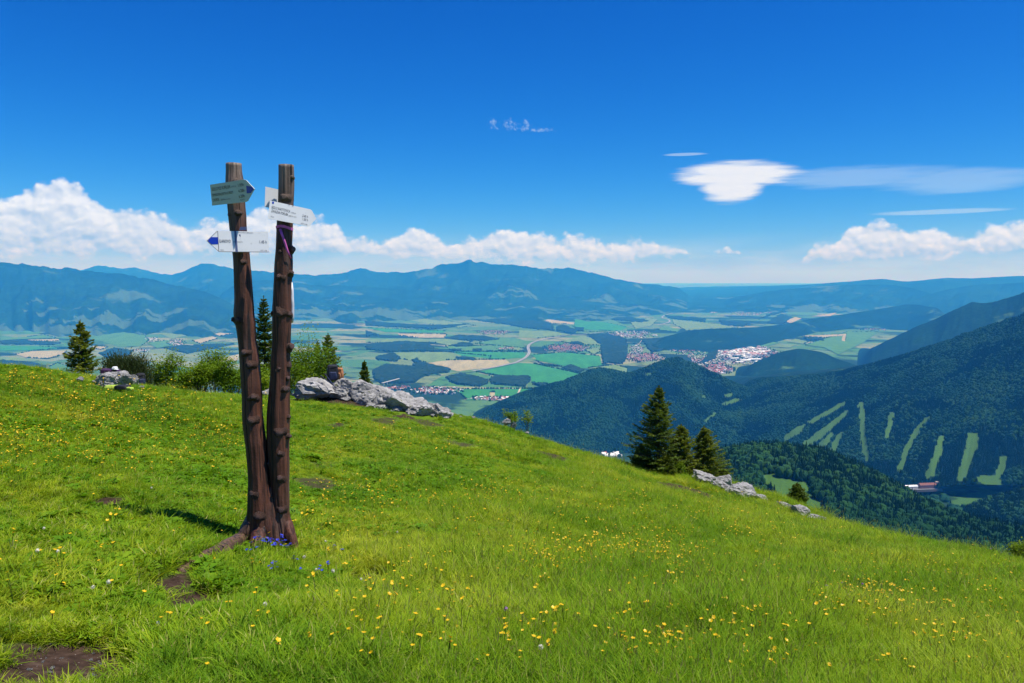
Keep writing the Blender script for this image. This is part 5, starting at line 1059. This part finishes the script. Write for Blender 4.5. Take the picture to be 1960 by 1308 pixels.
shrub(1986, 1030, 14.2, 26, 'leafy bush cut off by the right edge of the picture', 32, LEAF, 10, 900, 0.045)
shrub(1300, 880, 27.3, 18, 'bright leafy bush in front of the spruce group', 33, LEAF, 10, 1800, 0.05)
shrub(1385, 885, 28.6, 14, 'small bush right of the spruce group', 34, JUNI, 8, 1200, needle=True)

# ================================================================== RUCKSACKS, JACKETS, POLES
PACK = simple('black_nylon', (0.016, 0.018, 0.024), 0.7, 0.3, 14); NAVY = simple('navy_nylon', (0.02, 0.03, 0.075), 0.7, 0.3, 14); TAN = simple('tan_canvas', (0.36, 0.16, 0.07), 0.8, 0.2, 14); NEON = simple('yellow_green_fabric', (0.34, 0.46, 0.06), 0.75, 0.2, 14); WHT = simple('white_plastic', (0.8, 0.8, 0.8), 0.4); PURP = simple('dark_purple_fabric', (0.05, 0.02, 0.07), 0.85, 0.3, 14)
def soft(name, sx, sy, sz, loc, material, parent, rot=(0, 0, 0), seed=0, pinch=0.25):
    bm = bmesh.new(); bmesh.ops.create_cube(bm, size=1.0); bmesh.ops.subdivide_edges(bm, edges=bm.edges[:], cuts=5, use_grid_fill=True); r = random.Random(seed)
    from mathutils import noise as mn
    for v in bm.verts:
        c = v.co; k = 1-0.42*max(0, (Vector((c.x, c.y, c.z)).length-0.5)); tpz = 1-pinch*max(0, c.z+0.1); q = Vector((c.x*k*tpz, c.y*k*tpz, c.z*k))*1.12; q += Vector((mn.noise(c*3+Vector((seed, 0, 0))), mn.noise(c*3+Vector((0, seed, 5))), mn.noise(c*3+Vector((3, 0, seed)))))*0.07; v.co = Vector((q.x*sx, q.y*sy, q.z*sz))
    me = bpy.data.meshes.new(name); bm.to_mesh(me); bm.free(); me.polygons.foreach_set('use_smooth', [True]*len(me.polygons)); me.materials.append(material)
    o = bpy.data.objects.new(name, me); o.location = loc; o.rotation_euler = rot; return link(o, parent)
def backpack(px, bot, d, h, label, main, accent, rz, seed):
    b = P(px, bot, d); k = h/0.5; root = empty('backpack', b, rz); tag(root, label, 'backpack')
    soft('main_bag', .34*k, .22*k, .48*k, (0, 0, .23*k), main, root, (0.06, 0, 0), seed); soft('front_pocket', .24*k, .10*k, .24*k, (0, -.13*k, .15*k), accent, root, (0.08, 0, 0), seed+1); soft('top_lid', .30*k, .20*k, .10*k, (0, -.01*k, .45*k), main, root, (0.1, 0, 0), seed+2)
    for s in (-1, 1):
        v, f = tube_arr([((s*.09*k, .10*k, .44*k), .016*k), ((s*.12*k, .17*k, .34*k), .018*k), ((s*.13*k, .16*k, .18*k), .014*k), ((s*.14*k, .10*k, .06*k), .010*k)], 6); obj_np('shoulder_strap', v, f, [PACK], True, root)
    v, f = tube_arr([((-.04*k, .03*k, .48*k), .008*k), ((0, .04*k, .53*k), .008*k), ((.04*k, .03*k, .48*k), .008*k)], 5); obj_np('grab_loop', v, f, [PACK], True, root)
    return root
backpack(637, 727, 26.75, 0.52, 'black backpack standing on top of the limestone outcrop', PACK, NAVY, 0.3, 1)
br_ = backpack(650, 724, 26.9, 0.36, 'small tan bag leaning on the black backpack', TAN, TAN, -0.2, 7)
backpack(270, 738, 25.2, 0.40, 'black rucksack in the grass left of the leafy shrubs', PACK, NAVY, 0.8, 11)
jr = empty('dark_jacket', P(212, 714, 23.6)); tag(jr, 'dark purple jacket thrown over the left limestone rock', 'jacket'); soft('body', .48, .30, .14, (0, 0, .04), PURP, jr, (0, .12, .1), 3, .1); soft('sleeve', .42, .14, .10, (.26, -.06, -.10), PURP, jr, (0, .85, .1), 5, .1); soft('collar', .16, .16, .10, (.08, .02, .09), NAVY, jr, (0, 0, 0), 6, .1)
cupo = empty('sun_hat', P(220, 708, 23.5)); tag(cupo, 'white sun hat lying on the dark jacket', 'hat'); soft('crown', .13, .13, .09, (0, 0, .05), WHT, cupo, (0, 0, 0), 2, .4); soft('peak', .11, .10, .015, (.07, -.05, .02), WHT, cupo, (0, .1, 0), 4, .0)
gj = ground_px(226, 747); jk = empty('yellow_green_jacket', gj); tag(jk, 'crumpled yellow green and black jacket lying in the grass', 'jacket'); soft('body', .32, .2, .10, (-.12, 0, .08), NEON, jk, (0, 0, .2), 8, .2); soft('lining', .30, .2, .09, (.12, -.02, .09), PACK, jk, (0, 0, -.1), 9, .2); soft('sleeve', .24, .10, .07, (.27, -.08, .06), NEON, jk, (0, 0, -.25), 10, .1)
for k, (a, b, c_, d_) in enumerate([(614, 720, 646, 744), (622, 716, 642, 742)]):
    p1, p2 = Vector(P(a, b, 26.2)), Vector(P(c_, d_, 25.6)); root = empty('trekking_pole', p2); tag(root, ('longer' if k == 0 else 'shorter')+' dark trekking pole leaning across the outcrop', 'trekking pole', 'trekking poles on the outcrop'); q = p1-p2
    v, f = tube_arr([((0, 0, 0), .012), (tuple(q*.5), .014), (tuple(q*.8), .014)], 8); obj_np('shaft', v, f, [NAVY], True, root); v, f = tube_arr([(tuple(q*.8), .022), (tuple(q*.9), .026), (tuple(q), .024)], 8); obj_np('grip', v, f, [PACK], True, root)

# ================================================================== GRASS AND FLOWERS
GR = leafy('meadow_grass', [(0.0, (0.095, 0.235, 0.012)), (0.35, (0.22, 0.39, 0.016)), (0.65, (0.38, 0.50, 0.020)), (1.0, (0.60, 0.60, 0.06))], 0.45, 0.45, 0.55, vr=0.2, spec=0.07)
GR2 = leafy('tall_grass', [(0.0, (0.17, 0.32, 0.010)), (0.5, (0.30, 0.44, 0.018)), (1.0, (0.52, 0.54, 0.08))], 0.45, 0.4, 0.55, vr=0.2, spec=0.07)
HERB = leafy('meadow_herb_leaves', [(0.0, (0.085, 0.22, 0.010)), (0.5, (0.15, 0.32, 0.014)), (1.0, (0.26, 0.40, 0.02))], 0.42, 0.9, 0.45, vr=0.2, spec=0.07)
STRAW = leafy('dry_straw', [(0.0, (0.30, 0.34, 0.06)), (0.5, (0.42, 0.43, 0.11)), (1.0, (0.56, 0.52, 0.19))], 0.3, 0.9, 0.6, vr=0.2, spec=0.08)
def clump(seed, n, rad, hmin, hmax, wd, bend, mats_, straw=0.0, heads=False):
    r = np.random.default_rng(seed); V_, F4, F3, mi4, mi3 = [], [], [], [], []; b = 0
    for k in range(n):
        a = r.uniform(0, 2*PI); q = rad*math.sqrt(r.random()); x, y = q*math.cos(a), q*math.sin(a); h = r.uniform(hmin, hmax); az = a+r.normal(0, 1.0); bd = bend*r.uniform(0.3, 1.6)*h; w_ = wd*r.uniform(.6, 1.3); dx, dy = math.cos(az), math.sin(az); sx, sy = -dy*w_, dx*w_
        ss = (0, .4, .75, 1.0)
        pts = [(x+dx*bd*s*s, y+dy*bd*s*s, h*s*(1-0.25*bd/h*s)) for s in ss]
        for i, w0 in ((0, .8), (1, 1.0), (2, .7)): V_ += [(pts[i][0]-sx*w0/2, pts[i][1]-sy*w0/2, pts[i][2]), (pts[i][0]+sx*w0/2, pts[i][1]+sy*w0/2, pts[i][2])]
        V_.append(pts[3]); s_ = 1 if r.random() < straw else 0
        F4 += [(b, b+1, b+3, b+2), (b+2, b+3, b+5, b+4)]; F3.append((b+4, b+5, b+6)); mi4 += [s_]*2; mi3 += [s_]; b += 7
        if heads and r.random() < 0.22:
            tx, ty, tz = pts[3]; hl = r.uniform(.03, .05); hw_ = .0022
            for ang in (0, PI/2):
                ca, sa = math.cos(ang)*hw_, math.sin(ang)*hw_; V_ += [(tx, ty, tz-.01), (tx+ca, ty+sa, tz+hl*.4), (tx+dx*.01, ty+dy*.01, tz+hl), (tx-ca, ty-sa, tz+hl*.4)]; F4.append((b, b+1, b+2, b+3)); mi4.append(1); b += 4
    return mesh_np('grass_form', np.array(V_), [np.array(F4), np.array(F3)], mats_, True, mi4+mi3)
def rosette(seed, n, ln_, wd, lift):
    r = np.random.default_rng(seed); V_, F4 = [], []; b = 0
    for k in range(n):
        a = 2*PI*k/n+r.normal(0, .35); L_ = ln_*r.uniform(.6, 1.2); w_ = wd*r.uniform(.7, 1.2); dx, dy = math.cos(a), math.sin(a); st_ = r.uniform(0.1, 0.4)*ln_; z0 = lift*r.uniform(.4, 1.2); tw = r.normal(0, .3)
        P0 = [(dx*st_, dy*st_, z0), (dx*(st_+L_*.5)-dy*w_/2, dy*(st_+L_*.5)+dx*w_/2, z0+L_*.18+tw*w_/2), (dx*(st_+L_), dy*(st_+L_), z0+L_*r.uniform(-.1, .2)), (dx*(st_+L_*.5)+dy*w_/2, dy*(st_+L_*.5)-dx*w_/2, z0+L_*.18-tw*w_/2)]
        V_ += P0; F4.append((b, b+1, b+2, b+3)); b += 4
    return mesh_np('herb_form', np.array(V_), np.array(F4), [HERB], True)
GF = [clump(s, 50, .09, .028, .068, .0048, 1.0, [GR, STRAW], .05) for s in range(5)]                    # 0-4 short turf
GF += [clump(10+s, 38, .08, .065, .135, .0046, .95, [GR, STRAW], .05) for s in range(4)]                  # 5-8 knee-high meadow
GF += [clump(20+s, 12, .08, .13, .26, .0034, .75, [GR2, STRAW], .08, True) for s in range(4)]             # 9-12 seeding stems
GF += [rosette(30+s, 12+3*s, .036+.008*s, .026+.004*s, .05) for s in range(5)]                            # 13-17 herbs
GF += [rosette(40+s, 12, .07, .016, .015) for s in range(2)]                                             # 18-19 long leaves
nG = 240000; u1 = rng.random(nG); az_ = rng.uniform(-0.80, 0.80, nG); Rm = 31.0
# distance distribution: many near, fewer far, bigger tufts far away
rr_ = 1.9*(Rm/1.9)**(u1**0.80); gxp = rr_*np.sin(az_); gyp = rr_*np.cos(az_)
Rr = edge_r(gxp, gyp); kp = rr_ < Rr+1.3
gxp, gyp, rr_ = gxp[kp], gyp[kp], rr_[kp]; sl = soil_at(gxp, gyp); kp = rng.random(len(gxp)) > np.clip(sl*2.2-0.2, 0, 0.985); gxp, gyp, rr_ = gxp[kp], gyp[kp], rr_[kp]
gzp = gz(gxp, gyp); n_ = len(gxp); qx, qy = proj(gxp, gyp, gzp)
tall = np.clip((qx-560)/700, 0, 1)*np.clip((qy-830)/120, 0, 1)+0.55*fbm(gxp*.45, gyp*.45, 3, 40)+np.clip((gyp-gxp*0.4-17)/9, 0, .25)
tall = np.clip(tall, 0, 1); ru = rng.random(n_); herb = fbm(gxp*1.1, gyp*1.1, 3, 50)
idx = np.where(ru < tall*0.62, rng.integers(5, 9, n_), rng.integers(0, 5, n_))
idx = np.where((rng.random(n_) < 0.03+0.11*tall) & (tall > 0.3), rng.integers(9, 13, n_), idx)
idx = np.where(rng.random(n_) < np.clip(0.21+herb*0.55, 0.05, 0.5)*np.where(tall < 0.5, 1, np.where(rr_ < 6.5, 1.0, .6)), rng.integers(13, 18, n_), idx)
idx = np.where(rng.random(n_) < 0.025, rng.integers(18, 20, n_), idx)
scl = rng.uniform(.6, 1.35, n_)*np.clip(0.9+rr_/60, .9, 1.3)*np.where((qx < 900) & (rr_ > 14), .8, 1.0)*(0.95+0.55*fbm(gxp*.8, gyp*.8, 4, 44)); scl = np.where((idx >= 13) & (idx < 18), scl*np.where(rr_ < 8, .8, .95), scl); scl = np.where(sl[kp] > .08, scl*.6, scl)
keep = np.hypot(gxp-PL.x, gyp-PL.y) > 0.10
for rx_, ry_, rr2 in ROCKPOS: keep &= (np.hypot(gxp-rx_, (gyp-ry_)*0.8) > rr2) | (rng.random(n_) < 0.12)
for qa, qb in ((g1, g2), (g2, g3), (PL, g1)):                    # the root lies bare in the turf
    for f_ in np.linspace(0, 1, 9):
        q = qa+(qb-qa)*float(f_); keep &= np.hypot(gxp-q.x, (gyp-q.y+0.07)*0.62) > 0.085
scatter('meadow_grass', np.column_stack([gxp, gyp, gzp-0.006])[keep], scl[keep], zrot(n_, 0.22)[keep], idx[keep], GF, 'green meadow grass and low herbs covering the whole hilltop', 'grass')
YEL = leafy('yellow_petals', [(0.0, (0.72, 0.44, 0.008)), (0.5, (0.85, 0.56, 0.012)), (1.0, (0.90, 0.64, 0.03))], 0.25, 5, 0.4, vr=0.1); PUR = leafy('purple_petals', [(0.0, (0.30, 0.12, 0.42)), (1.0, (0.42, 0.2, 0.5))], .25, 5, .5, vr=.1); BLU = leafy('blue_petals', [(0.0, (0.02, 0.03, 0.42)), (1.0, (0.06, 0.10, 0.62))], .2, 5, .5, vr=.1); FLUF = leafy('white_seed_fluff', [(0.0, (0.72, 0.72, 0.66)), (1.0, (0.85, 0.83, 0.78))], .3, 5, .9, vr=.1); STEM = leafy('flower_stem', [(0.0, (0.07, 0.13, 0.015)), (1.0, (0.12, 0.18, 0.02))], .2, 3, .6)
def flower(seed, h, rad, petals, material, heads=1, cup=0.35):
    r = random.Random(seed); V_, F_, mi = [], [], []; b = 0
    for hd in range(heads):
        ox, oy = r.uniform(-.03, .03)*(hd > 0), r.uniform(-.03, .03)*(hd > 0); hh = h*(1-0.2*hd*r.random()); lx, ly = r.uniform(-.12, .12)*h+ox, r.uniform(-.12, .12)*h+oy; w_ = .0016
        for ang in (0, PI/2):
            ca, sa = w_*math.cos(ang), w_*math.sin(ang); V_ += [(-ca, -sa, 0), (ca, sa, 0), (lx+ca, ly+sa, hh), (lx-ca, ly-sa, hh)]; F_.append((b, b+1, b+2, b+3)); mi.append(0); b += 4
        tx, ty = r.uniform(-.4, .4), r.uniform(-.5, .1)
        for k in range(petals):
            a = 2*PI*k/petals+r.uniform(-.1, .1); w2 = 2*PI/petals*.52; pr = [(0, 0, 0), (math.cos(a-w2)*rad*.75, math.sin(a-w2)*rad*.75, rad*cup*.7), (math.cos(a)*rad, math.sin(a)*rad, rad*cup), (math.cos(a+w2)*rad*.75, math.sin(a+w2)*rad*.75, rad*cup*.7)]
            V_ += [(lx+x, ly+y, hh+z+x*tx+y*ty) for x, y, z in pr]; F_.append((b, b+1, b+2, b+3)); mi.append(1); b += 4
    return mesh_np('flower_form', np.array(V_), np.array(F_), [STEM, material], True, mi)
def ball(seed, h, rad, material, n=46):
    r = random.Random(seed); V_, F_, mi = [], [], []; b = 0; w_ = .0018; lx = r.uniform(-.02, .02)
    for ang in (0, PI/2):
        ca, sa = w_*math.cos(ang), w_*math.sin(ang); V_ += [(-ca, -sa, 0), (ca, sa, 0), (lx+ca, sa, h), (lx-ca, -sa, h)]; F_.append((b, b+1, b+2, b+3)); mi.append(0); b += 4
    for k in range(n):
        d_ = Vector((r.gauss(0, 1), r.gauss(0, 1), r.gauss(0.1, 1))).normalized(); s = d_.orthogonal().normalized()*rad*.33; t2 = d_.cross(s).normalized()*rad*.33; c_ = Vector((lx, 0, h))+d_*rad*r.uniform(.7, 1)
        V_ += [tuple(c_-s), tuple(c_-t2), tuple(c_+s), tuple(c_+t2)]; F_.append((b, b+1, b+2, b+3)); mi.append(1); b += 4
    return mesh_np('flower_form', np.array(V_), np.array(F_), [STEM, material], True, mi)
BUT = [flower(s, .16+.03*(s % 3), .0135, 5, YEL, 1+(s % 2), .45) for s in range(6)]
fl = []
cl_px = [(1090, 1085, 60, 22, 46), (1170, 1060, 70, 18, 40), (1230, 1055, 60, 22, 40), (1290, 1090, 60, 22, 26), (1345, 1125, 60, 22, 26), (1030, 1100, 20, 14, 22), (940, 960, 50, 14, 30), (1660, 1170, 60, 18, 34), (1600, 1130, 80, 22, 26), (1850, 1210, 60, 30, 16), (1400, 1225, 60, 30, 12), (1250, 1262, 50, 16, 8), (700, 940, 70, 20, 30), (150, 860, 120, 40, 80), (60, 745, 50, 12, 60), (170, 790, 90, 25, 80), (250, 800, 90, 24, 60), (330, 790, 90, 22, 50), (380, 850, 70, 25, 40), (420, 860, 40, 18, 26), (760, 850, 90, 18, 30), (1200, 980, 120, 22, 60), (1440, 1020, 120, 22, 40), (1720, 1090, 110, 22, 40), (840, 960, 80, 22, 26), (600, 1000, 60, 30, 14), (20, 840, 25, 30, 26), (1800, 1140, 100, 25, 26)]
for a, b, sx_, sy_, n in cl_px:
    for _ in range(int(n*3.0)): fl.append((random.gauss(a, sx_), random.gauss(b, sy_)))
for _ in range(420): fl.append((random.uniform(0, 1960), random.uniform(760, 1308)))
for _ in range(170): fl.append((random.uniform(600, 1960), random.uniform(1060, 1308)))
fp = []
for a, b in fl:
    if not (-10 < a < 1970 and b < 1312): continue
    h = hit(a, b+14*(b/1308)**3)
    if h is not None and soil_at(np.array([h[0]]), np.array([h[1]]))[0] < .3 and math.hypot(h[0]-PL.x, h[1]-PL.y) > .35: fp.append((h[1], h[0], h[1]))
fp.sort(); fp = [(x, y, gz1(x, y)) for _, x, y in fp]
for k, (x, y, z) in enumerate(fp[:300]):
    o = bpy.data.objects.new('buttercup', BUT[k % 6]); o.location = (x, y, z-.005); s = random.uniform(.65, 1.05); o.scale = (s, s, s*random.uniform(.8, 1.15)); o.rotation_euler = (random.gauss(0, .1), random.gauss(0, .1), random.uniform(0, 6.28)); bq = proj(x, y, z)[0]; tag(o, 'small yellow buttercup in the '+('short turf left of the signpost' if bq < 480 else 'grass in front of and right of the signpost' if bq < 900 else 'tall grass in the middle foreground' if bq < 1450 else 'tall grass at the right of the meadow'), 'flower', 'buttercups in the near meadow'); link(o)
rest = np.array(fp[300:]); nr_ = len(rest)
scatter('distant_buttercups', rest, rng.uniform(.7, 1.3, nr_)*np.clip(rest[:, 1]/14, .8, 1.3), zrot(nr_, .1), rng.integers(0, 6, nr_), BUT, 'yellow buttercups dotted over the farther meadow', 'flowers')
def put(name, meshes, pxs, label, cat, group, s=1.0):
    for k, (a, b) in enumerate(pxs):
        h = ground_px(a, b); o = bpy.data.objects.new(name, meshes[k % len(meshes)]); o.location = h-Vector((0, 0, .004)); q = s*random.uniform(.8, 1.2); o.scale = (q, q, q); o.rotation_euler = (0, 0, random.uniform(0, 6)); tag(o, label, cat, group); link(o)
GEN = [flower(60+s, .10+.03*s, .013, 5, BLU, 3, .5) for s in range(3)]
put('blue_gentian', GEN, [(492, 1062), (500, 1050), (505, 1055), (512, 1048), (520, 1052), (498, 1068), (524, 1062), (536, 1056), (541, 1050), (545, 1054), (556, 1062), (516, 1065), (474, 1070), (488, 1060), (538, 1062), (551, 1058)], 'deep blue flower at the foot of the signpost', 'flower', 'blue flowers at the foot of the signpost', 1.1)
put('blue_gentian', GEN, [(524, 1088), (520, 1102), (526, 1108), (575, 1104), (613, 1110), (628, 1110), (655, 1062), (640, 1056), (565, 1100)], 'deep blue flower in the grass in front of the signpost', 'flower', 'blue flowers in front of the signpost', .8)
put('dandelion_clock', [ball(s, .13+.03*s, .019, FLUF) for s in range(3)], [(82, 1022), (292, 955), (112, 1090), (75, 1075), (178, 1162), (215, 1160), (302, 1218), (580, 1085), (608, 1112), (640, 1105), (640, 1120), (790, 1055), (625, 1046), (760, 1030), (505, 1205), (555, 1205), (690, 1120), (1030, 1305)], 'pale fluffy seed head standing in the short grass', 'seed head', 'pale seed heads in the short grass', .62)
put('purple_flower', [ball(s+9, .2, .016, PUR, 40) for s in range(2)], [(968, 1225), (1612, 1135), (1580, 1165), (1545, 1150), (1650, 1138), (1745, 1010+40), (1885, 1062), (1895, 1060)], 'small round purple flower among the tall grass', 'flower', 'purple flowers in the tall grass', 1.0)
